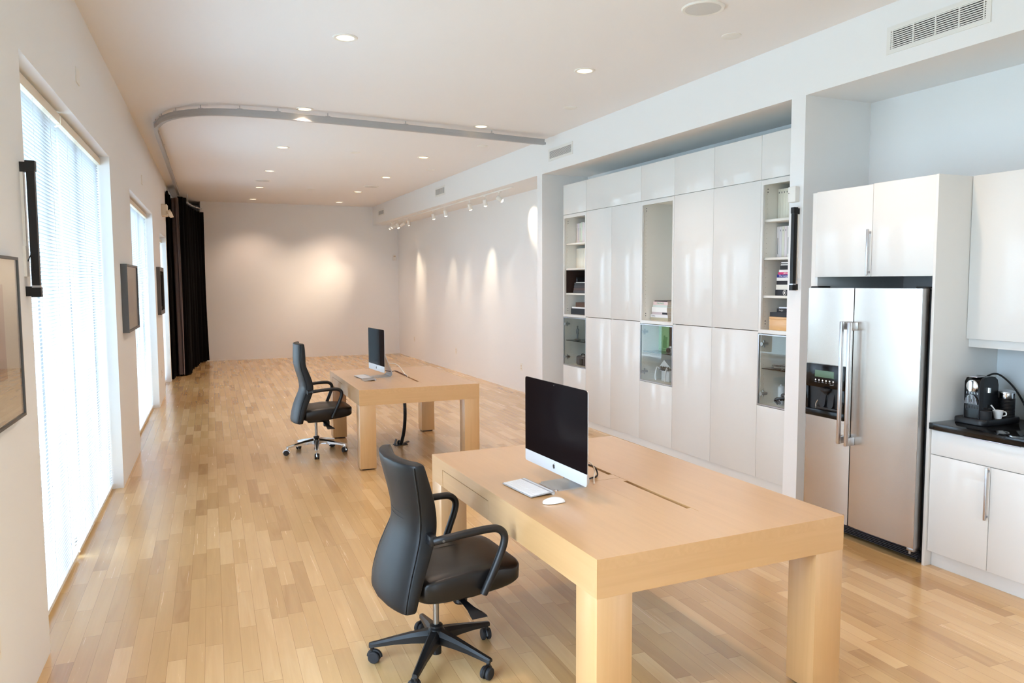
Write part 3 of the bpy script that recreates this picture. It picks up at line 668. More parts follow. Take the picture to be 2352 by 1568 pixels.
# column unit, coloured stack
CS = 'books stacked on the shelf by the column'
zz = 1.6765
for hgt, rgb, l, txt, s in [(.050, (38, 40, 46), 5.05, ('Ge', .03, (232, 232, 232), 4.845), 'dark book with a round white emblem at the bottom of the coloured stack'), (.042, (230, 228, 218), 5.042, None, 'cream book on the dark emblem book'), (.033, (36, 34, 38), 5.036, None, 'black book in the middle of the coloured stack'), (.027, (234, 234, 232), 5.037, None, 'white book under the blue one'),
        (.025, (44, 48, 128), 5.034, ('The Language of', .024, (214, 222, 244), 4.93), 'blue book with pale lettering in the coloured stack'), (.020, (214, 60, 118), 5.02, ('ADS in', .02, (246, 226, 236), 4.93), 'bright pink book in the coloured stack'), (.019, (236, 234, 230), 5.01, None, 'thin white book on the pink one'), (.033, (32, 32, 34), 5.0, None, 'black picture book near the top of the coloured stack'), (.016, (96, 100, 102), 4.996, None, 'grey book second from the top of the coloured stack'), (.018, (40, 42, 44), 4.992, None, 'dark book topping the coloured stack')]:
    b_ = book(s, 4.70, 4.93, 4.735, l, zz, zz+hgt, rgb, group=CS, text=txt)
    if hgt == .050:
        cz = zz+.025
        obj('emblem', add_tube(nb(), [(4.6994, 4.94+.018*math.cos(a*PI/12), cz+.021*math.sin(a*PI/12)) for a in range(24)], .0018, 6, closed=True), 'white', b_)
        obj('emblem', prism(nb(), rrect(.014, .022, .006), (4.6996, 4.942, cz), (0, -1, 0), (0, 0, 1), (-.0006, 0, 0)), 'white', b_)
    if hgt in (.016, .018): box_obj('pages_edge', (4.6992, 4.6996, 4.74, l-.006, zz+.004, zz+hgt-.004), 'white', b_)
    if hgt == .020: box_obj('spine_image', (4.6992, 4.6996, 4.845, 4.88, zz+.001, zz+hgt-.001), 'dark', b_)
    zz += hgt+.0005
t = thing('wooden_box', 'finger jointed beech box on the lowest shelf by the column', 'box', (4.75, 4.9, 1.3845))
box_obj('box', (4.634, 4.90, 4.74, 5.044, 1.3845, 1.478), 'wood', t, .001); box_obj('lid', (4.634, 4.90, 4.74, 5.044, 1.4785, 1.497), 'wood', t, .001)
bm = nb()
for k in range(4): add_box(bm, 4.6334, 4.6344, 5.034, 5.0444, 1.395+k*.026, 1.405+k*.026)
obj('joint', bm, 'mount', t)
book('dark grey box lying on the beech box', 4.66, 4.9, 4.74, 5.065, 1.4975, 1.536, (44, 44, 48), pages='dark'); book('black book with silver script above the beech box', 4.68, 4.89, 4.74, 5.005, 1.5365, 1.568, (30, 30, 33), text=('Anlgd', .02, (196, 196, 196), 4.955)); book('thin white book topping the pile on the beech box', 4.69, 4.88, 4.74, 4.99, 1.5685, 1.58, (232, 236, 240))
# behind the glass doors
t = thing('figurine', 'small grey standing figurine on a round base behind glass', 'figurine', (4.75, 8.66, 1.047))
M['grey'] = mat('grey_casting', (122, 122, 120), .5)
obj('base', add_lathe(nb(), [(.001, 0), (.042, 0), (.044, .004), (.03, .01), (.012, .016), (.001, .017)], 28, Matrix.Translation((4.75, 8.66, 1.0477))), 'grey', t)
bm = nb(); o = Vector((4.75, 8.66, 1.06))
for s in (-1, 1):
    add_tube(bm, [o+Vector((0, s*.008, 0)), o+Vector((0, s*.009, .03)), o+Vector((0, s*.010, .075))], [.006, .006, .009], 10)
    add_tube(bm, [o+Vector((0, s*.012, .128)), o+Vector((-.002, s*.023, .122)), o+Vector((-.002, s*.026, .095)), o+Vector((-.006, s*.02, .07))], [.006, .007, .006, .004], 8)
add_lathe(bm, [(.001, .068), (.018, .07), (.017, .09), (.02, .12), (.017, .132), (.006, .138), (.006, .143), (.0095, .152), (.010, .160), (.007, .168), (.001, .171)], 16, Matrix.Translation(o))
obj('body', bm, 'grey', t)
t = thing('round_stand', 'small round dark stand beside the figurine behind glass', 'stand', (4.76, 8.42, 1.047)); obj('base', add_lathe(nb(), [(.001, 0), (.04, 0), (.042, .005), (.012, .014), (.001, .016)], 24, Matrix.Translation((4.76, 8.42, 1.0477))), 'grey', t)
t = thing('camera_case', 'grey padded camera case in the lower glass compartment of the far unit', 'case', (4.78, 8.53, .728))
M['casegrey'] = mat('grey_padded_cloth', (84, 84, 88), .8); box_obj('case', (4.70, 4.86, 8.40, 8.62, .7285, .85), 'casegrey', t, .025); obj('handle', add_tube(nb(), smooth_path([(4.76, 8.56, .845), (4.75, 8.54, .872), (4.75, 8.48, .872), (4.76, 8.46, .845)], 5), .006, 8), 'black', t); box_obj('pocket', (4.685, 4.702, 8.43, 8.5, .735, .82), 'rubber', t, .006); box_obj('buckle', (4.72, 4.78, 8.45, 8.5, .846, .855), 'plastic', t, .002)
t = thing('green_card', 'pale green printed card leaning behind the middle glass door', 'card', (4.84, 6.86, 1.047)); box_obj('card', (4.83, 4.842, 6.765, 6.955, 1.0475, 1.325), 'green', t, .002)
bm = nb(); M['greendark'] = mat('leaf_green_ink', (96, 156, 92), .7)
for (a, b_, c_, d_) in ((6.80, 6.87, 1.08, 1.17), (6.79, 6.86, 1.17, 1.20), (6.80, 6.94, 1.06, 1.068), (6.83, 6.86, 1.2, 1.215)): add_box(bm, 4.8292, 4.8302, a, b_, c_, d_)
obj('printed_plant', bm, 'greendark', t)
t = thing('brown_board', 'dark brown board leaning beside the green card', 'board', (4.85, 6.7, 1.047)); box_obj('board', (4.85, 4.865, 6.53, 6.758, 1.0475, 1.30), 'brown', t, .002); box_obj('edge_strip', (4.8496, 4.85, 6.53, 6.758, 1.285, 1.30), 'umber', t)
t = thing('toy_camera', 'small grey camera on the glass shelf before the brown board', 'camera', (4.74, 6.60, 1.047)); box_obj('body', (4.72, 4.765, 6.54, 6.66, 1.0475, 1.10), 'grey', t, .006); obj('lens', add_lathe(nb(), [(.024, 0), (.024, .02), (.018, .024), (.016, .012), (.001, .01)], 20, Matrix.Translation((4.72, 6.605, 1.075)) @ Matrix.Rotation(-PI/2, 4, 'Y'), False), 'black', t); box_obj('viewfinder', (4.73, 4.76, 6.58, 6.63, 1.10, 1.118), 'alu', t, .003)
t = thing('desk_toy', 'clear acrylic toy with black springs behind the middle glass door', 'toy', (4.78, 6.7, .728))
M['milky'] = mat('milky_acrylic', (222, 226, 230), .25); box_obj('block', (4.76, 4.88, 6.66, 6.80, .7285, .85), 'milky', t, .01)
for s in (-1, 1): obj('arm', add_tube(nb(), smooth_path([(4.76, 6.73+s*.06, .84), (4.72, 6.73+s*.085, .88), (4.70, 6.73+s*.09, .80), (4.70, 6.73+s*.085, .74)], 5), .008, 8), 'milky', t)
obj('roof', prism(nb(), [(-.1, 0), (.1, 0), (.02, .075)], (4.76, 6.73, .885), (0, 1, 0), (0, 0, 1), (.1, 0, 0)), 'milky', t)
for k in range(5):
    yy = 6.66+k*.032; obj('spring', add_tube(nb(), [(4.745+.011*math.cos(a*.9), yy+.011*math.sin(a*.9), .845+a*.0022) for a in range(22)], .0026, 6), 'black', t)
t = thing('coiled_cable', 'grey cable coiled on the glass shelf by the column', 'cable', (4.72, 4.98, 1.047))
pts = []
for k in range(150):
    a = k*.27; rr = 1+.35*math.sin(a*.37); pts.append((4.72+.05*rr*math.cos(a)*.8, 4.98+.075*rr*math.sin(a), 1.056+.022*(1+math.sin(a*.5+k*.01))*abs(math.sin(a*.25))))
obj('loops', add_tube(nb(), pts, .0035, 6), 'grey', t); box_obj('plug', (4.69, 4.73, 4.93, 4.955, 1.048, 1.066), 'grey', t, .004); obj('tie', add_tube(nb(), [(4.70, 4.97, 1.05), (4.70, 4.97, 1.08), (4.73, 4.97, 1.08), (4.73, 4.97, 1.05)], .004, 6), 'brown', t)
t = thing('toy_robot', 'white toy robot with dark grippers in the lowest glass compartment', 'toy', (4.75, 4.95, .728))
obj('tower', add_lathe(nb(), [(.001, 0), (.026, 0), (.026, .15), (.012, .158), (.008, .17), (.001, .172)], 20, Matrix.Translation((4.80, 5.06, .7285))), 'milky', t)
for (x, y, z, a) in ((4.74, 5.03, .75, 0), (4.72, 4.98, .76, .6), (4.74, 4.95, .80, 1.2)): obj('gripper', add_tube(nb(), smooth_path([(x, y, z-.015), (x-.02, y+.015, z+.02), (x-.01, y-.02, z+.04), (x+.01, y-.03, z+.02)], 5), .010, 8), 'black', t)
box_obj('body', (4.76, 4.86, 4.90, 4.98, .79, .87), 'milky', t, .012); box_obj('head', (4.77, 4.84, 4.91, 4.97, .88, .925), 'milky', t, .01)
t = thing('toy_vehicle', 'white and blue toy vehicle with dark wheel behind the glass by the column', 'toy', (4.73, 4.84, .728))
M['slate'] = mat('slate_blue_plastic', (92, 108, 122), .4); box_obj('hull', (4.70, 4.82, 4.80, 4.89, .7285, .79), 'slate', t, .01); box_obj('shell', (4.70, 4.82, 4.79, 4.90, .79, .86), 'porcelain', t, .015); obj('wheel', add_lathe(nb(), [(.001, -.012), (.022, -.012), (.026, 0), (.022, .012), (.001, .012)], 20, Matrix.Translation((4.70, 4.82, .815)) @ Matrix.Rotation(PI/2, 4, 'Y'), False), 'black', t); box_obj('cab', (4.72, 4.79, 4.80, 4.87, .862, .92), 'milky', t, .01)
#@@PART2
# ------------------------------------------------------------------ kitchen
PX0 = 4.26
t = thing('end_panel', 'tall white gloss panel between the refrigerator and the coffee counter', 'panel', (4.7, 3.226, 0)); box_obj('board', (PX0, 5.195, 3.217, 3.236, 0, 2.447), 'gloss', t, .001)
t = thing('filler_panel', 'white upright panel between the refrigerator and the column', 'panel', (4.7, 4.226, 0)); box_obj('board', (4.302, 5.195, 4.195, 4.257, 0, 2.441), 'gloss', t, .001)
t = thing('fridge_top_cabinet', 'white two door cabinet above the refrigerator', 'cabinet', (4.7, 3.7, 1.83))
bm = nb(); add_box(bm, 4.295, 5.19, 3.238, 3.256, 1.835, 2.44); add_box(bm, 4.295, 5.19, 4.173, 4.191, 1.835, 2.44); add_box(bm, 4.295, 5.19, 3.256, 4.173, 1.835, 1.853); add_box(bm, 4.295, 5.19, 3.256, 4.173, 2.422, 2.44); obj('carcass', bm, 'gloss', t)
for y0, y1 in ((3.239, 3.700), (3.703, 4.19)):
    d = box_obj('door', (4.272, 4.293, y0, y1, 1.828, 2.446 if y0 < 3.5 else 2.441), 'gloss', t, .0015)
    if y0 > 3.5:
        bm = nb(); add_box(bm, 4.238, 4.25, 3.708, 3.722, 1.836, 2.145, .003); add_box(bm, 4.25, 4.274, 3.709, 3.721, 1.85, 1.864); add_box(bm, 4.25, 4.274, 3.709, 3.721, 2.115, 2.13); obj('handle', bm, 'satin', d)
# refrigerator
t = thing('refrigerator', 'stainless side by side refrigerator with a black dispenser', 'refrigerator', (4.6, 3.77, 0))
bm = nb(); add_box(bm, 4.335, 5.0, 3.294, 4.236, .06, 1.74, .004); obj('body', bm, 'black', t)
def fdoor(y0, y1):
    p = [(4.325, y0), (4.325, y1), (4.266, y1)]; n = 10
    for k in range(n+1):
        s = k/n; p.append((4.266-.010*math.sin(PI*s)**.6 if 0 < s < 1 else 4.266, y1+(y0-y1)*s))
    return prism(nb(), p, (0, 0, .104), (1, 0, 0), (0, 1, 0), (0, 0, 1.646))
L_ = obj('freezer_door', fdoor(3.829, 4.238), 'steel', t, sharp=40); R_ = obj('fridge_door', fdoor(3.304, 3.821), 'steel', t, sharp=40)
box_obj('door_edge', (4.268, 4.326, 3.3015, 3.304, .104, 1.75), 'steelside', R_)
for d, yh, zb, zt in ((L_, 3.858, .68, 1.525), (R_, 3.793, .675, 1.522)):
    bm = nb(); add_box(bm, 4.182, 4.203, yh-.012, yh+.012, zb, zt, .004); obj('handle', bm, 'satin', d)
    for z in (zb+.002, zt-.057): box_obj('handle_bracket', (4.203, 4.262, yh-.0105, yh+.0105, z, z+.055), 'alu', d, .003)
# dispenser
y0, y1, z0, z1 = 3.862, 4.214, .832, 1.208
bm = nb(); w = .024
add_box(bm, 4.236, 4.262, y0, y1, z1-.165, z1, .003); add_box(bm, 4.236, 4.262, y0, y1, z0, z0+.05, .003); add_box(bm, 4.236, 4.262, y0, y0+w+.02, z0+.05, z1-.165, .003); add_box(bm, 4.236, 4.262, y1-w, y1, z0+.05, z1-.165, .003)
dp = obj('dispenser', bm, 'blackgloss', L_); box_obj('dispenser_recess', (4.254, 4.26, y0+.04, y1-.02, z0+.045, z1-.16), 'black', L_)
box_obj('display', (4.2345, 4.2365, 3.955, 4.13, 1.116, 1.165), 'lcd', L_, .0005)
for k in range(6):
    yy = 4.122-k*.0325; obj('button', add_lathe(nb(), [(.0065, 0), (.006, .0015), (.0005, .002)], 12, Matrix.Translation((4.2362, yy, 1.094)) @ Matrix.Rotation(-PI/2, 4, 'Y')), 'porcelain', L_)
    box_obj('button_label', (4.2358, 4.2364, yy-.010+.004*(k % 2), yy+.008, 1.078, 1.081), 'keydark', L_)
bm = nb(); add_box(bm, 4.2358, 4.2364, 3.955, 3.99, 1.068, 1.071); obj('button_label', bm, 'keydark', L_)
obj('nozzle', add_lathe(nb(), [(.04, .035), (.038, .02), (.014, 0), (.012, -.01)], 18, Matrix.Translation((4.244, 4.03, 1.005))), 'rubber', L_)
for yy in (4.06, 3.985):
    obj('paddle', prism(nb(), rrect(.05, .11, .022), (4.252, yy, .955), (0, 1, 0), (.18, 0, .98), (-.008, 0, .002)), 'rubber', L_)
box_obj('drip_tray', (4.232, 4.258, 3.90, 4.10, .888, .905), 'black', L_, .003)
obj('chrome_edge', add_tube(nb(), smooth_path([(4.237, 4.112, .89), (4.237, 4.115, .92), (4.24, 4.10, .95)], 5), .0025, 6), 'chrome', L_)
bm = nb()
for k in range(5): add_box(bm, 4.315, 4.335, 3.31, 4.23, .028+k*.011, .035+k*.011)
obj('base_grille', bm, 'rubber', t); box_obj('kick_plate', (4.335, 4.36, 3.30, 4.232, .02, .085), 'black', t)
for yy in (3.33, 4.2): obj('leveling_foot', add_lathe(nb(), [(.02, 0), (.02, .012), (.008, .014), (.008, .06)], 14, Matrix.Translation((4.36, yy, 0))), 'black', t)
box_obj('hinge', (4.275, 4.33, 3.31, 3.36, .078, .10), 'steelside', t, .003); obj('hinge_pin', add_tube(nb(), [(4.29, 3.345, .058), (4.29, 3.345, .08)], .008, 10), 'steelside', t)
for yy in (3.33, 4.2): box_obj('hinge_cover', (4.28, 4.40, yy-.035, yy+.035, 1.75, 1.762), 'black', t, .004)
# the doors stand clear in front of the end panel
for ch in t.children_recursive:
    for v in ch.data.vertices: v.co.x -= .06; v.co.y = (v.co.y+3.77)*.986-3.77
# base cabinets, counter, splashback, wall cabinets
BY = [(2.444, 3.214), (1.672, 2.442), (1.16, 1.67)]
BL = ['white base cabinet with drawer under the coffee machine', 'white base cabinet next along the counter', 'last white base cabinet along the counter']
for (y0, y1), s in zip(BY, BL):
    t = thing('base_cabinet', s, 'cabinet', (4.5, (y0+y1)/2, 0), 0, 'white base cabinets under the counter')
    bm = nb(); add_box(bm, 4.297, 4.86, y0, y0+.018, .1, .878); add_box(bm, 4.297, 4.86, y1-.018, y1, .1, .878); add_box(bm, 4.297, 4.86, y0+.018, y1-.018, .1, .118); add_box(bm, 4.85, 4.86, y0+.018, y1-.018, .118, .878); add_box(bm, 4.297, 4.86, y0+.018, y1-.018, .70, .718); obj('carcass', bm, 'melamine', t)
    d = box_obj('drawer', (4.275, 4.296, y0+.002, y1-.002, .721, .872), 'gloss', t, .0015)
    box_obj('handle', (4.262, 4.28, y0+.22, y1-.22, .868, .8735), 'satin', d, .001)
    ym = (y0+y1)/2
    for a, b in ((y0, ym), (ym, y1)):
        d = box_obj('door', (4.275, 4.296, a+.002, b-.002, .102, .717), 'gloss', t, .0015)
        if a == ym:
            bm = nb(); add_box(bm, 4.246, 4.256, ym+.004, ym+.016, .405, .716, .002); add_box(bm, 4.256, 4.277, ym+.005, ym+.015, .42, .432); add_box(bm, 4.256, 4.277, ym+.005, ym+.015, .69, .702); obj('handle', bm, 'satin', d)
t = thing('plinth', 'white plinth under the coffee counter cabinets', 'plinth', (4.33, 2.4, 0)); box_obj('board', (4.322, 4.34, 1.16, 3.214, 0, .099), 'gloss', t)
t = thing('worktop', 'polished black stone worktop carrying the coffee machine', 'counter', (4.56, 2.2, .88)); box_obj('slab', (4.252, 4.872, 1.16, 3.2155, .8795, .9195), 'granite', t, .002)
t = thing('splashback', 'pale glass splashback behind the coffee machine', 'splashback', (4.88, 2.2, .92)); box_obj('pane', (4.874, 4.884, 1.16, 3.216, .92, 1.43), 'splash', t); box_obj('backing', (4.884, 5.19, 1.16, 3.2165, .0, 1.43), 'wall', t)
UYB = [(2.612, 3.215), (2.01, 2.61), (1.41, 2.008)]
for (y0, y1), s in zip(UYB, ['white wall cabinet above the coffee machine', 'second white wall cabinet along the counter', 'third white wall cabinet along the counter']):
    t = thing('upper_cabinet', s, 'cabinet', (4.8, (y0+y1)/2, 1.43), 0, 'white upper cabinets over the counter')
    bm = nb(); add_box(bm, 4.586, 5.19, y0, y0+.018, 1.434, 2.447); add_box(bm, 4.586, 5.19, y1-.018, y1, 1.434, 2.447); add_box(bm, 4.586, 5.19, y0+.018, y1-.018, 1.434, 1.452); add_box(bm, 4.586, 5.19, y0+.018, y1-.018, 2.429, 2.447); obj('carcass', bm, 'gloss', t)
    box_obj('door', (4.563, 4.584, y0+.0015, y1-.0015, 1.432, 2.448), 'gloss', t, .0015)
t = thing('valance', 'white light valance under the upper cabinets', 'valance', (4.6, 2.3, 1.38)); box_obj('board', (4.588, 4.606, 1.41, 3.2155, 1.379, 1.4315), 'gloss', t, .001)
# coffee machine on its tray
t = thing('coffee_machine', 'black capsule coffee machine with chrome lever on a curved tray', 'coffee machine', (4.55, 3.08, .92))
tray = []
for cx, cy, r, a0 in ((4.74, 3.155, .02, 0), (4.435, 3.155, .02, 90), (4.46, 3.02, .052, 180), (4.725, 3.01, .042, 270)):
    for k in range(7):
        a = math.radians(a0+15*k); tray.append((cx+r*math.cos(a), cy+r*math.sin(a)))
obj('tray', loft(nb(), [[(4.58+(x-4.58)*f, 3.07+(y-3.07)*f, z) for x, y in tray] for f, z in ((.985, .92), (1, .924), (1, .948), (.975, .956))]), 'black', t)
prof = [(0, 0), (0, .222), (.012, .243), (.045, .252), (.11, .257), (.14, .252), (.165, .235), (.175, .20), (.175, 0)]
obj('body', prism(nb(), prof, (4.436, 3.118, .955), (1, 0, 0), (0, 0, 1), (0, -.092, 0)), 'blackgloss', t)
for yy in (3.1195, 3.0245): obj('side_rim', prism(nb(), [(-.004, 0), (-.004, .225), (.012, .248), (.03, .25), (.03, 0)], (4.436, yy, .955), (1, 0, 0), (0, 0, 1), (0, -.003, 0)), 'rubber', t)
mt = Matrix.Translation((4.434, 3.071, 1.155)) @ Matrix.Rotation(-PI/2, 4, 'Y')
lv = obj('lever_disc', add_lathe(nb(), [(.038, -.006), (.0385, .004), (.034, .009), (.0005, .012)], 32, mt), 'chrome', t)
obj('lever', prism(nb(), rrect(.018, .066, .008), (4.421, 3.071, 1.155), (0, 1, 0), (0, 0, 1), (-.008, 0, 0)), 'chrome', lv)
box_obj('top_plate', (4.43, 4.50, 3.04, 3.102, 1.2085, 1.214), 'satin', t, .002)
fan = [(.04*math.cos(PI*k/14), .058*math.sin(PI*k/14)) for k in range(15)]
g = obj('drip_grille', prism(nb(), fan, (4.436, 3.071, 1.045), (0, 1, 0), (0, 0, 1), (-.012, 0, 0)), 'alu', t)
bm = nb()
for k in range(9):
    yy = -.034+k*.0085; hgt = .058*math.sqrt(max(0, 1-(yy/.041)**2)); add_box(bm, 4.422, 4.4245, 3.071+yy-.0017, 3.071+yy+.0017, 1.045, 1.045+hgt*.96)
obj('grille_slots', bm, 'dark', g); obj('emblem', add_lathe(nb(), [(.009, 0), (.008, .002), (.0005, .002)], 16, Matrix.Translation((4.4225, 3.071, 1.066)) @ Matrix.Rotation(-PI/2, 4, 'Y')), 'picframe', g)
bm = nb()
for k in range(8): add_box(bm, 4.4335, 4.436, 3.036+k*.010-.0015, 3.036+k*.010+.0015, 1.105, 1.118)
obj('upper_slots', bm, 'alu', t)
bm = nb()
for k in range(8): add_box(bm, 4.4335, 4.436, 3.036+k*.010-.0015, 3.036+k*.010+.0015, 1.018, 1.034)
obj('lower_slots', bm, 'picframe', t)
obj('capsule_bin', add_lathe(nb(), [(.03, 0), (.033, .005), (.033, .055), (.0005, .057)], 20, Matrix.Translation((4.462, 3.0, .955))), 'rubber', t)
obj('outlet_band', add_tube(nb(), [(4.515, 3.022, 1.115), (4.515, 3.022, 1.145)], .012, 12), 'chrome', t)
obj('water_tank', prism(nb(), rrect(.075, .06, .02), (4.645, 3.105, .957), (1, 0, 0), (0, 1, 0), (0, 0, .2)), 'smoke', t); obj('tank_lid', prism(nb(), rrect(.079, .064, .021), (4.645, 3.105, 1.157), (1, 0, 0), (0, 1, 0), (0, 0, .014)), 'rubber', t)
t = thing('milk_frother', 'black ribbed milk frother with a chrome band', 'milk frother', (4.695, 3.03, .956))
pr = [(.001, 0), (.049, 0)]
for k in range(12): pr += [(.0495, .006+k*.009), (.0475, .0095+k*.009)]
pr += [(.049, .114)]
obj('jug', add_lathe(nb(), pr+[(.001, .115)], 32, Matrix.Translation((4.695, 3.03, .956))), 'black', t); obj('band', add_lathe(nb(), [(.0465, .112), (.048, .118), (.048, .148), (.045, .152)], 32, Matrix.Translation((4.695, 3.03, .956)), False), 'chrome', t)
obj('lid', add_lathe(nb(), [(.0465, .15), (.047, .156), (.03, .163), (.012, .165), (.001, .170)], 28, Matrix.Translation((4.695, 3.03, .956))), 'alu', t)
t = thing('coffee_cup', 'small white espresso cup on the coffee machine tray', 'cup', (4.565, 2.992, .956))
pr = [(.001, .001), (.019, .0), (.021, .004), (.029, .045), (.0305, .05), (.0285, .05), (.027, .044), (.018, .006), (.001, .005)]
obj('bowl', add_lathe(nb(), pr, 28, Matrix.Translation((4.565, 2.992, .9565)), False), 'porcelain', t)
hd = Vector((.78, -.62, 0)); o = Vector((4.565, 2.992, .9565))
obj('handle', add_tube(nb(), smooth_path([o+hd*.027+Vector((0, 0, .042)), o+hd*.042+Vector((0, 0, .04)), o+hd*.044+Vector((0, 0, .022)), o+hd*.025+Vector((0, 0, .015))], 6), .0035, 8), 'porcelain', t)
t = thing('spoon', 'white stirring spoon leaning in the espresso cup', 'spoon', (4.56, 2.99, .962)); obj('stem', add_tube(nb(), [(4.575, 2.985, .968), (4.55, 3.002, 1.01), (4.533, 3.016, 1.038)], [.003, .0032, .0045], 8), 'porcelain', t)
t = thing('power_cord', 'thick black cord arching behind the milk frother', 'cord', (4.75, 3.1, .92))
obj('cable', add_tube(nb(), smooth_path([(4.66, 3.17, 1.14), (4.71, 3.165, 1.19), (4.78, 3.14, 1.20), (4.83, 3.08, 1.13), (4.85, 3.02, 1.03), (4.85, 2.98, .93)], 8), .006, 10), 'black', t)
t = thing('kettle_base', 'black appliance at the frame edge beside the frother', 'appliance', (4.8, 2.93, .92)); box_obj('body', (4.775, 4.86, 2.86, 2.965, .9198, 1.075), 'black', t, .012); box_obj('lid', (4.785, 4.85, 2.87, 2.955, 1.075, 1.09), 'rubber', t, .005)

# ------------------------------------------------------------------ desks
def desk(label, cx, cy, rz, Wd, L, flap, slots):
    t = thing('desk', label, 'desk', (cx, cy, 0), rz, 'maple desks'); w, l = Wd/2, L/2; H, AP, TH, LG = .78, .152, .045, .157
    fx0, fx1, fy0, fy1 = flap
    bm = nb()
    add_box(bm, -w, fx0, -l, l, H-TH, H); add_box(bm, fx1, w, -l, l, H-TH, H); add_box(bm, fx0, fx1, -l, fy0, H-TH, H); add_box(bm, fx0, fx1, fy1, l, H-TH, H)
    obj('tabletop', bm, 'maple_y', t, True)
    zb = H-AP; dy0, dy1 = l-.865, l-.185
    bm = nb(); add_box(bm, -w, w, -l, -l+.03, zb, H-TH); obj('apron', bm, 'maple_x', t, True)
    bm = nb(); add_box(bm, -w, w, l-.03, l, zb, H-TH); obj('apron', bm, 'maple_x', t, True)
    bm = nb(); add_box(bm, w-.03, w, -l+.03, l-.03, zb, H-TH); obj('apron', bm, 'maple_y', t, True)
    bm = nb(); add_box(bm, -w, -w+.03, -l+.03, dy0, zb, H-TH); add_box(bm, -w, -w+.03, dy1, l-.03, zb, H-TH); add_box(bm, -w, -w+.03, dy0, dy1, H-TH-.008, H-TH); obj('apron', bm, 'maple_y', t, True)
    box_obj('drawer', (-w+.0012, -w+.45, dy0+.004, dy1-.004, zb, H-TH-.012), 'maple_y', t, 0, True)
    for sx_ in (-1, 1):
        for sy_ in (-1, 1):
            a = (w-LG) if sx_ > 0 else -w; b = (l-LG) if sy_ > 0 else -l; e = .0006
            lg = box_obj('leg', (a+e*(sx_ < 0), a+LG-e*(sx_ > 0), b+e*(sy_ < 0), b+LG-e*(sy_ > 0), .012, zb), 'maple_z', t, .0015, True)
            box_obj('foot_pad', (a+.02, a+LG-.02, b+.02, b+LG-.02, 0, .012), 'black', lg, 0, True)
    # lidded cable trough
    bm = nb(); add_box(bm, fx0-.004, fx1+.004, fy0-.004, fy1+.004, H-.15, H-.14); add_box(bm, fx0-.01, fx0-.004, fy0, fy1, H-.15, H-TH-.001); add_box(bm, fx1+.004, fx1+.01, fy0, fy1, H-.15, H-TH-.001); obj('cable_trough', bm, 'maple_y', t, True)
    for (a, b, s0, s1) in slots:
        if s1 > s0:
            bm = nb(); add_box(bm, fx0+.0015, fx1-.024, a+.0015, b-.0015, H-.022, H-.0006); add_box(bm, fx1-.024, fx1-.0015, a+.0015, s0, H-.022, H-.0006); add_box(bm, fx1-.024, fx1-.0015, s1, b-.0015, H-.022, H-.0006)
        else: bm = nb(); add_box(bm, fx0+.0015, fx1-.0015, a+.0015, b-.0015, H-.022, H-.0006)
        obj('cable_lid', bm, 'maple_y', t, True)
    return t
NDX, NDY, NRZ = 1.990, 3.318, .013
desk('large maple desk nearest the viewer', NDX, NDY, NRZ, 1.250, 1.902, (-.083, .093, -.632, .63), [(-.632, .012, -.575, -.055), (.012, .63, .09, .57)])
FDX, FDY, FRZ = 2.178, 8.003, -.027
desk('smaller looking maple desk farther back with a cable spine below', FDX, FDY, FRZ, 1.215, 1.785, (-.08, .09, -.60, .60), [(-.60, .0, -.5, -.02), (.0, .60, .02, .54)])

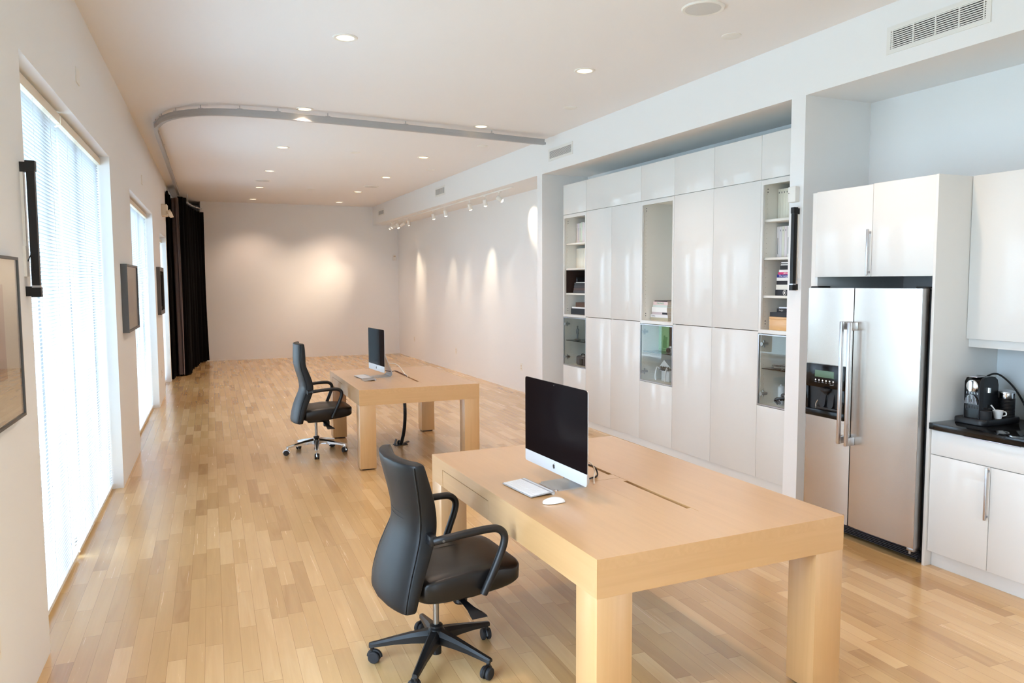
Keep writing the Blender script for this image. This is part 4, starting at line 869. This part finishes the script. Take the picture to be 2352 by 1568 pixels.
# ------------------------------------------------------------------ computers
def computer(label, x, y, rz, wid, zb, zt, chin):
    t = thing('desktop_computer', label, 'computer', (x, y, .78), rz, 'slim desktop computers'); b0, b1 = zb-.78, zt-.78; hw = wid/2
    def ring(f, g, xx, r): return [(xx, a*f, (b0+b1)/2+c*g) for a, c in rrect(wid, b1-b0, r)]
    obj('back_shell', loft(nb(), [ring(1, 1, .0, .014), ring(1, 1, .004, .014), ring(.96, .96, .010, .03), ring(.78, .78, .022, .06), ring(.5, .5, .036, .06), ring(.2, .2, .04, .03)]), 'alu', t, True)
    c_ = chin
    poly = [(-hw, b0+c_), (hw, b0+c_)] + [(a, (b0+b1)/2+c) for a, c in rrect(wid, b1-b0, .014) if c > 0]
    obj('screen', prism(nb(), poly, (0, 0, 0), (0, 1, 0), (0, 0, 1), (-.0035, 0, 0)), 'screen', t, True)
    poly = [(a, (b0+b1)/2+c) for a, c in rrect(wid, b1-b0, .014) if c < 0] + [(hw, b0+c_-.0004), (-hw, b0+c_-.0004)]
    ch = obj('chin', prism(nb(), poly, (0, 0, 0), (0, 1, 0), (0, 0, 1), (-.0035, 0, 0)), 'silver', t, True)
    # fruit emblem
    R_ = [(0, .80), (.22, .92), (.50, .90), (.74, .74), (.60, .58), (.52, .36), (.58, .14), (.78, 0), (.66, -.34), (.46, -.66), (.28, -.82), (.12, -.80), (0, -.72)]
    Lh = [(-.12, -.80), (-.28, -.82), (-.50, -.62), (-.70, -.24), (-.80, .12), (-.78, .50), (-.62, .76), (-.38, .90), (-.16, .86)]
    s = chin*.21
    pl = smooth_path([(-a*s, b*s, 0) for a, b in R_+Lh], 3); o = (-.0036, 0, b0+c_*.48)
    obj('emblem', prism(nb(), [(p.x, p.y) for p in pl], o, (0, 1, 0), (0, 0, 1), (-.0006, 0, 0)), 'emblem', ch, True)
    lf = smooth_path([(0, 1.0*s, 0), (-.04*s, 1.22*s, 0), (-.2*s, 1.42*s, 0), (-.36*s, 1.46*s, 0), (-.34*s, 1.24*s, 0), (-.18*s, 1.04*s, 0)], 3)
    obj('emblem', prism(nb(), [(p.x, p.y) for p in lf], o, (0, 1, 0), (0, 0, 1), (-.0006, 0, 0)), 'emblem', ch, True)
    obj('webcam', add_lathe(nb(), [(.003, 0), (.0025, .0006), (.0005, .0006)], 12, Matrix.Translation((-.0036, 0, b1-.012)) @ Matrix.Rotation(-PI/2, 4, 'Y')), 'picframe', t, True)
    fw = .185
    ft = []
    prof = [(-.05, .0), (-.05, .004), (.10, .007), (.142, .012), (.150, .024), (.146, .05), (.062, b0+.20), (.03, b0+.215), (.03, b0+.205), (.055, b0+.19), (.138, .046), (.140, .03), (.134, .022), (.125, .0)]
    bm = nb(); V = [[bm.verts.new((a, yy, c)) for a, c in prof] for yy in (-fw/2, fw/2)]; n = len(prof)
    for k in range(n): bm.faces.new((V[0][k], V[0][(k+1) % n], V[1][(k+1) % n], V[1][k]))
    bm.faces.new(V[0]); bm.faces.new(V[1][::-1])
    bmesh.ops.bevel(bm, geom=[e for e in bm.edges if all(abs(v.co.x+.05) < .002 for v in e.verts) and abs(e.verts[0].co.z-e.verts[1].co.z) > .002], offset=.022, segments=5, affect='EDGES')
    bmesh.ops.triangulate(bm, faces=[f for f in bm.faces if len(f.verts) > 4])
    obj('stand', bm, 'alu', t, True)
    return t
M['keyplate'] = mat('keyboard_plate', (168, 169, 172), .5)
M['silver'] = mat('bright_aluminium_chin', (206, 208, 211), .35, .3); M['emblem'] = mat('emblem_black', (16, 15, 16), .25)
computer('large slim desktop computer on the near desk with a black screen', 1.695, 3.327, .032, .632, .85, 1.301, .061)
computer('slim desktop computer on the far desk with a black screen', 1.953, 8.092, .070, .548, .848, 1.304, .066)
def keyboard(label, x, y, rz, wx, wy):
    t = thing('keyboard', label, 'keyboard', (x, y, .78), rz, 'white keyboards')
    bm = nb(); z0, z1 = .004, .0125
    hexa(bm, [(-wx/2, -wy/2, z0), (wx/2, -wy/2, z1), (wx/2, wy/2, z1), (-wx/2, wy/2, z0), (-wx/2, -wy/2, z0+.004), (wx/2, -wy/2, z1+.004), (wx/2, wy/2, z1+.004), (-wx/2, wy/2, z0+.004)])
    obj('plate', bm, 'keyplate', t, True)
    obj('battery_tube', add_tube(nb(), [(wx/2-.008, -wy/2, .009), (wx/2-.008, wy/2, .009)], .009, 16), 'silver', t, True)
    bm = nb(); pitch = (wy-.008)/14.5; kx = (wx-.03)/6
    for r in range(6):
        x0 = wx/2-.026-(r+1)*kx+.0008; hh = lambda xx: z0+.004+(xx+wx/2)/wx*(z1-z0)
        yy = wy/2-.004; n = 14
        ws = {0: [1.036]*14, 1: [1]*13+[1.5], 2: [1.5]+[1]*13, 3: [1.75]+[1]*11+[1.75], 4: [2.25]+[1]*10+[2.25], 5: [1, 1, 1, 1.25, 5, 1.25, 1, 1, 1, 1]}[r]
        for q in ws:
            y1 = yy; y0 = yy-q*pitch; yy = y0; a, b = x0, x0+kx-.0022
            hexa(bm, [(a, y0+.0012, hh(a)), (b, y0+.0012, hh(b)), (b, y1-.0012, hh(b)), (a, y1-.0012, hh(a)), (a, y0+.0012, hh(a)+.0022), (b, y0+.0012, hh(b)+.0022), (b, y1-.0012, hh(b)+.0022), (a, y1-.0012, hh(a)+.0022)])
    obj('keys', bm, 'keys', t, True)
    return t
keyboard('white keyboard in front of the near computer', 1.548, 3.326, .09, .132, .288)
keyboard('white keyboard in front of the far computer', 1.808, 8.09, .07, .128, .30)
t = thing('mouse', 'white mouse beside the near keyboard', 'mouse', (1.562, 3.072, .78), .03)
rings = []
for k in range(13):
    q = -1+2*k/12; w = .029*(1-abs(q)**3.2)**(1/3.2) if abs(q) < 1 else .003; hgt = .004+.0185*(1-q*q)**.75; xx = .0565*q
    rings.append([(xx, w*math.cos(a), .003+max(.001, hgt*math.sin(a)**.75) if 0 < a < PI else .003) for a in [PI*j/12 for j in range(13)]])
obj('shell', loft(nb(), rings), 'porcelain', t, True); obj('base', loft(nb(), [[(.0545*a*f, .027*b*f, z) for a, b in [(math.cos(PI*k/14), math.sin(PI*k/14)) for k in range(28)]] for f, z in ((.85, 0), (1, .002), (1, .0045))]), 'alu', t, True)
t = thing('trackpad', 'silver trackpad beside the far keyboard', 'trackpad', (1.80, 7.83, .78), .08)
bm = nb(); hexa(bm, [(-.062, -.068, .001), (.062, -.068, .012), (.062, .068, .012), (-.062, .068, .001), (-.062, -.068, .005), (.062, -.068, .019), (.062, .068, .019), (-.062, .068, .005)]); obj('pad', bm, 'alu', t, True); obj('battery_tube', add_tube(nb(), [(.056, -.068, .0095), (.056, .068, .0095)], .0095, 14), 'silver', t, True)
def cable(label, pts, r, m):
    t = thing('cable', label, 'cable', pts[-1]); obj('lead', add_tube(nb(), smooth_path(pts, 8), r, 8), m, t); return t
cable('black cable looping behind the near computer', [(1.80, 3.30, .90), (1.90, 3.32, .865), (1.985, 3.42, .82), (1.985, 3.40, .7865), (1.92, 3.36, .7865), (1.84, 3.33, .786)], .0045, 'black')
cable('thin white cable hanging behind the near computer', [(1.79, 3.26, .93), (1.88, 3.30, .89), (1.945, 3.36, .83), (1.93, 3.34, .79), (1.89, 3.27, .785)], .0032, 'plastic')
M['cablegrey'] = mat('grey_cable', (110, 92, 92), .5)
cable('dark cable running from the far computer to its desk slot', [(2.0, 8.0, .86), (2.10, 8.04, .835), (2.17, 8.12, .83), (2.235, 8.12, .80), (2.262, 8.04, .7855), (2.257, 7.985, .7845), (2.25, 7.95, .77)], .0048, 'cablegrey')
cable('white cable arching from the far computer to its desk slot', [(2.03, 8.14, .90), (2.16, 8.2, .905), (2.22, 8.16, .875), (2.26, 8.08, .80), (2.266, 8.0, .7865), (2.256, 7.96, .77)], .0048, 'plastic')
t = thing('cable_spine', 'black segmented cable spine under the far desk', 'cable', (2.215, 8.05, 0))
sp = smooth_path([(2.205, 7.96, .66), (2.212, 7.93, .54), (2.212, 7.91, .42), (2.213, 7.93, .28), (2.213, 7.98, .16), (2.212, 8.06, .05), (2.212, 8.11, .008)], 7)
obj('core', add_tube(nb(), sp, .008, 8), 'black', t)
bm = nb(); acc = 0; last = sp[0]
for k in range(len(sp)-1):
    for q in (0, .5):
        p = sp[k].lerp(sp[k+1], q); d = (sp[k+1]-sp[k]).normalized()
        add_lathe(bm, [(.009, -.0045), (.019, -.003), (.019, .003), (.009, .0045)], 12, Matrix.Translation(p) @ d.to_track_quat('Z', 'Y').to_matrix().to_4x4())
obj('vertebrae', bm, 'black', t)
t = thing('floor_box', 'black floor outlet under the far desk with flaps raised', 'socket', (2.215, 8.13, 0))
obj('rim', prism(nb(), rrect(.15, .11, .02), (2.215, 8.13, 0), (1, 0, 0), (0, 1, 0), (0, 0, .006)), 'black', t); obj('flap', prism(nb(), rrect(.06, .06, .01), (2.16, 8.14, .035), (.3, 0, .95), (0, 1, 0), (.005, 0, 0)), 'black', t); obj('flap', prism(nb(), rrect(.06, .06, .01), (2.285, 8.13, .016), (.95, 0, .3), (0, 1, 0), (0, 0, .005)), 'black', t)
obj('plug', add_tube(nb(), smooth_path([(2.19, 8.12, .006), (2.185, 8.11, .04), (2.2, 8.10, .05)], 4), .012, 8), 'black', t)

# ------------------------------------------------------------------ office chairs
def back_ring(z, xr, hw, th, cv, n=22):
    pts = []
    for k in range(2*n):
        a = 2*PI*k/(2*n); s = math.cos(a); q = math.sin(a)
        y = hw*(abs(s)**.4)*(1 if s >= 0 else -1); e = (abs(q)**.32)*(1 if q >= 0 else -1)
        xc = xr+th/2 + cv*(y/hw)**2
        pts.append((xc + th/2*e, y, z))
    return pts
def chair(label, loc, rz, levels, base_m, angs, arm_z, group, tilt=0):
    t = thing('office_chair', label, 'chair', loc, rz, group)
    # levels: z, rear x, half width, thickness, curve
    lv = [(levels[0][0]-.004,)+(levels[0][1]+.012, levels[0][2]-.014, levels[0][3]*.55, levels[0][4])]+levels+[(levels[-1][0]+.012, levels[-1][1]+.008, levels[-1][2]-.012, levels[-1][3]*.72, levels[-1][4]), (levels[-1][0]+.016, levels[-1][1]+.02, levels[-1][2]-.04, levels[-1][3]*.3, levels[-1][4])]
    P = []
    for i in range(len(lv)-1):
        p0, p1, p2, p3 = lv[max(i-1, 0)], lv[i], lv[i+1], lv[min(i+2, len(lv)-1)]
        for k in range(4):
            q = k/4; P.append([.5*((2*b)+(c-a)*q+(2*a-5*b+4*c-d)*q*q+(-a+3*b-3*c+d)*q**3) for a, b, c, d in zip(p0, p1, p2, p3)])
    P.append(list(lv[-1]))
    bk = obj('backrest', loft(nb(), [back_ring(*p) for p in P]), 'leather', t, True, sharp=60)
    def rear(p, s): return Vector((p[1]+.0006+p[4]*s*s+p[3]*.5*(1-math.sqrt(max(0, 1-abs(s)**3.6)))*.75, p[2]*s, p[0]))
    def front(p, s): return Vector((p[1]+p[3]-.0006+p[4]*s*s, p[2]*s, p[0]))
    Q = [p for p in P if levels[0][0] <= p[0] <= levels[-1][0]]
    obj('seam', add_tube(nb(), [rear(p, .72) for p in Q], .0016, 6), 'blackmetal', bk, True)
    obj('seam', add_tube(nb(), [rear(p, -.80) for p in Q], .0016, 6), 'blackmetal', bk, True)
    pm = min(P, key=lambda p: abs(p[0]-(arm_z+.035)))
    obj('seam', add_tube(nb(), [rear(pm, -.9+1.8*k/16) for k in range(17)], .0013, 6), 'blackmetal', bk, True)
    if len(levels) > 8:
        pm = levels[-4]; obj('seam', add_tube(nb(), [rear(pm, -.9+1.8*k/16) for k in range(17)], .0016, 6), 'blackmetal', bk, True)
    pp = []
    for p in Q: pp.append(Vector((p[1]+p[3]*.06+p[4], p[2]*.985, p[0])))
    for sgn in (1, -1): obj('piping', add_tube(nb(), [Vector((v.x, v.y*sgn, v.z)) for v in pp], .0032, 6), 'leather', bk, True)
    # seat
    def seat_ring(z, ins, x0=-.17, x1=.352, hw=.252):
        out = []
        for k in range(48):
            a = 2*PI*k/48; c, s = math.cos(a), math.sin(a); e = .3
            x = (x0+x1)/2+((x1-x0)/2-ins)*abs(c)**e*(1 if c >= 0 else -1); y = (hw-ins)*abs(s)**e*(1 if s >= 0 else -1)
            q = (x-x0)/(x1-x0); zz = z + .028*math.sin(PI*min(1, q*1.15)*.85) + .012*q
            if z < .44: zz = z + .03*q - .02*math.sin(PI*q)
            out.append((x, y, zz))
        return out
    obj('seat', loft(nb(), [seat_ring(.385, .03), seat_ring(.389, .012), seat_ring(.40, .002), seat_ring(.458, 0), seat_ring(.468, .004), seat_ring(.473, .012), seat_ring(.478, .06), seat_ring(.481, .16)]), 'leather_seat', t, True, sharp=50)
    # arms
    for sg in (1, -1):
        ya = .292*sg
        pts = smooth_path([(-.10, ya-.03*sg, arm_z-.018), (-.05, ya-.006*sg, arm_z-.004), (.05, ya, arm_z+.006), (.15, ya, arm_z+.010), (.195, ya, arm_z+.002), (.222, ya, arm_z-.028), (.218, ya, arm_z-.075), (.185, ya-.004*sg, arm_z-.16), (.15, ya-.012*sg, arm_z-.24), (.128, ya-.02*sg, arm_z-.292)], 6)
        ar = obj('armrest', add_tube(nb(), pts, .0175, 14), 'black', t, True)
        obj('arm_bolt', add_lathe(nb(), [(.007, 0), (.006, .003), (.0005, .003)], 12, Matrix.Translation((-.07, ya+.004*sg, arm_z-.011)) @ Matrix.Rotation(-PI/2*sg, 4, 'X')), 'picframe', ar, True)
        obj('arm_socket', add_box(nb(), -.12, -.085, min(ya-.10*sg, ya-.03*sg), max(ya-.10*sg, ya-.03*sg), arm_z-.04, arm_z+.004, .008), 'black', ar, True)
    # mechanism, lever, column
    obj('tilt_mechanism', add_box(nb(), -.10, .13, -.09, .09, .335, .395, .018), 'black', t, True)
    obj('tension_knob', add_lathe(nb(), [(.03, 0), (.034, .01), (.034, .05), (.028, .058), (.0005, .058)], 20, Matrix.Translation((.10, -.06, .345)) @ Matrix.Rotation(PI, 4, 'X')), 'black', t, True)
    obj('lever', loft(nb(), [[(x, y, z) for x, y, z in ((a-w, b-.006, c), (a+w, b-.006, c), (a+w, b+.006, c+.004), (a-w, b+.006, c+.004))] for a, b, c, w in ((.05, -.10, .352, .012), (.065, -.18, .346, .013), (.085, -.225, .322, .02), (.105, -.245, .300, .034), (.115, -.255, .288, .038))]), 'black', t, True)
    obj('gas_column', add_tube(nb(), [(0, 0, .16), (0, 0, .34)], .0145, 16), 'post', t, True); obj('column_sleeve', add_tube(nb(), [(0, 0, .035), (0, 0, .17)], .024, 18), base_m if base_m != 'chrome' else 'blackmetal', t, True)
    bs = obj('base_hub', add_lathe(nb(), [(.03, .095), (.043, .10), (.045, .14), (.036, .158), (.026, .166), (.018, .172), (.016, .176)], 28), base_m, t, True)
    obj('hub_collar', add_lathe(nb(), [(.02, .163), (.031, .166), (.031, .176), (.02, .18)], 24), 'black', t, True)
    for a in angs:
        A = math.radians(a); c, s = math.cos(A), math.sin(A); mt = Matrix(((c, -s, 0, 0), (s, c, 0, 0), (0, 0, 1, 0), (0, 0, 0, 1)))
        bm = nb(); rg = []
        for r, w, zt, hh in ((.02, .030, .157, .062), (.05, .030, .153, .056), (.12, .025, .140, .044), (.2, .020, .122, .032), (.28, .016, .103, .024), (.312, .0145, .096, .021), (.319, .012, .094, .017)):
            rg.append([mt @ Vector((r, y, z)) for y, z in ((-w, zt-hh), (w, zt-hh), (w*.96, zt-hh*.35), (w*.5, zt), (-w*.5, zt), (-w*.96, zt-hh*.35))])
        loft(bm, rg); obj('base_leg', bm, base_m, t, True, sharp=24)
        cw = random.uniform(0, 360) if base_m == 'chrome' else a*1.7+60
        ca, sa = math.cos(math.radians(cw)), math.sin(math.radians(cw)); o = mt @ Vector((.305, 0, 0))
        mw = Matrix(((ca, -sa, 0, o.x), (sa, ca, 0, o.y), (0, 0, 1, 0), (0, 0, 0, 1)))
        cs = obj('caster', add_tube(nb(), [mw @ Vector((0, 0, .056)), mw @ Vector((0, 0, .09))], .0095, 10), base_m, t, True)
        for sg in (-1, 1):
            mm = mw @ Matrix.Translation((.012, sg*.005, .029)) @ Matrix.Rotation(-PI/2*sg, 4, 'X')
            obj('wheel', add_lathe(nb(), [(.012, 0), (.027, .001), (.029, .006), (.028, .015), (.024, .0185), (.008, .019), (.0005, .0185)], 22, mm, False), 'rubber', cs, True)
        bm = nb(); hr = [mw @ Vector((.012+.031*math.cos(b_), 0, .029+.031*math.sin(b_))) for b_ in [PI*k/10 for k in range(11)]]; add_tube(bm, hr, .008, 8); obj('hood', bm, base_m if base_m == 'chrome' else 'black', cs, True)
    return t
NL = [(.372, -.284, .258, .066, .045), (.43, -.276, .258, .076, .045), (.52, -.250, .247, .086, .042), (.60, -.220, .228, .094, .040), (.68, -.194, .206, .1, .040), (.76, -.192, .206, .1, .042), (.85, -.208, .222, .094, .046), (.94, -.230, .238, .08, .052), (1.004, -.244, .246, .064, .058)]
chair('black leather office chair with black base at the near desk', (1.072, 3.345, 0), .045, NL[:], 'blackmetal', [14, 83, 157, 232, 300], .695, 'black office chairs')
FL = [(.365, -.258, .25, .06, .042), (.44, -.248, .255, .07, .042), (.54, -.220, .246, .08, .038), (.62, -.188, .228, .088, .036), (.69, -.164, .212, .092, .036), (.76, -.166, .208, .094, .036), (.84, -.186, .206, .09, .036), (.91, -.206, .204, .082, .036), (.965, -.216, .206, .074, .036), (1.03, -.218, .208, .072, .038), (1.11, -.216, .208, .064, .040), (1.165, -.214, .202, .054, .042)]
chair('taller black leather chair with a polished base at the far desk', (1.296, 8.12, 0), -.01, FL, 'chrome', [-24, 46, 119, 186, 262], .70, 'black office chairs')
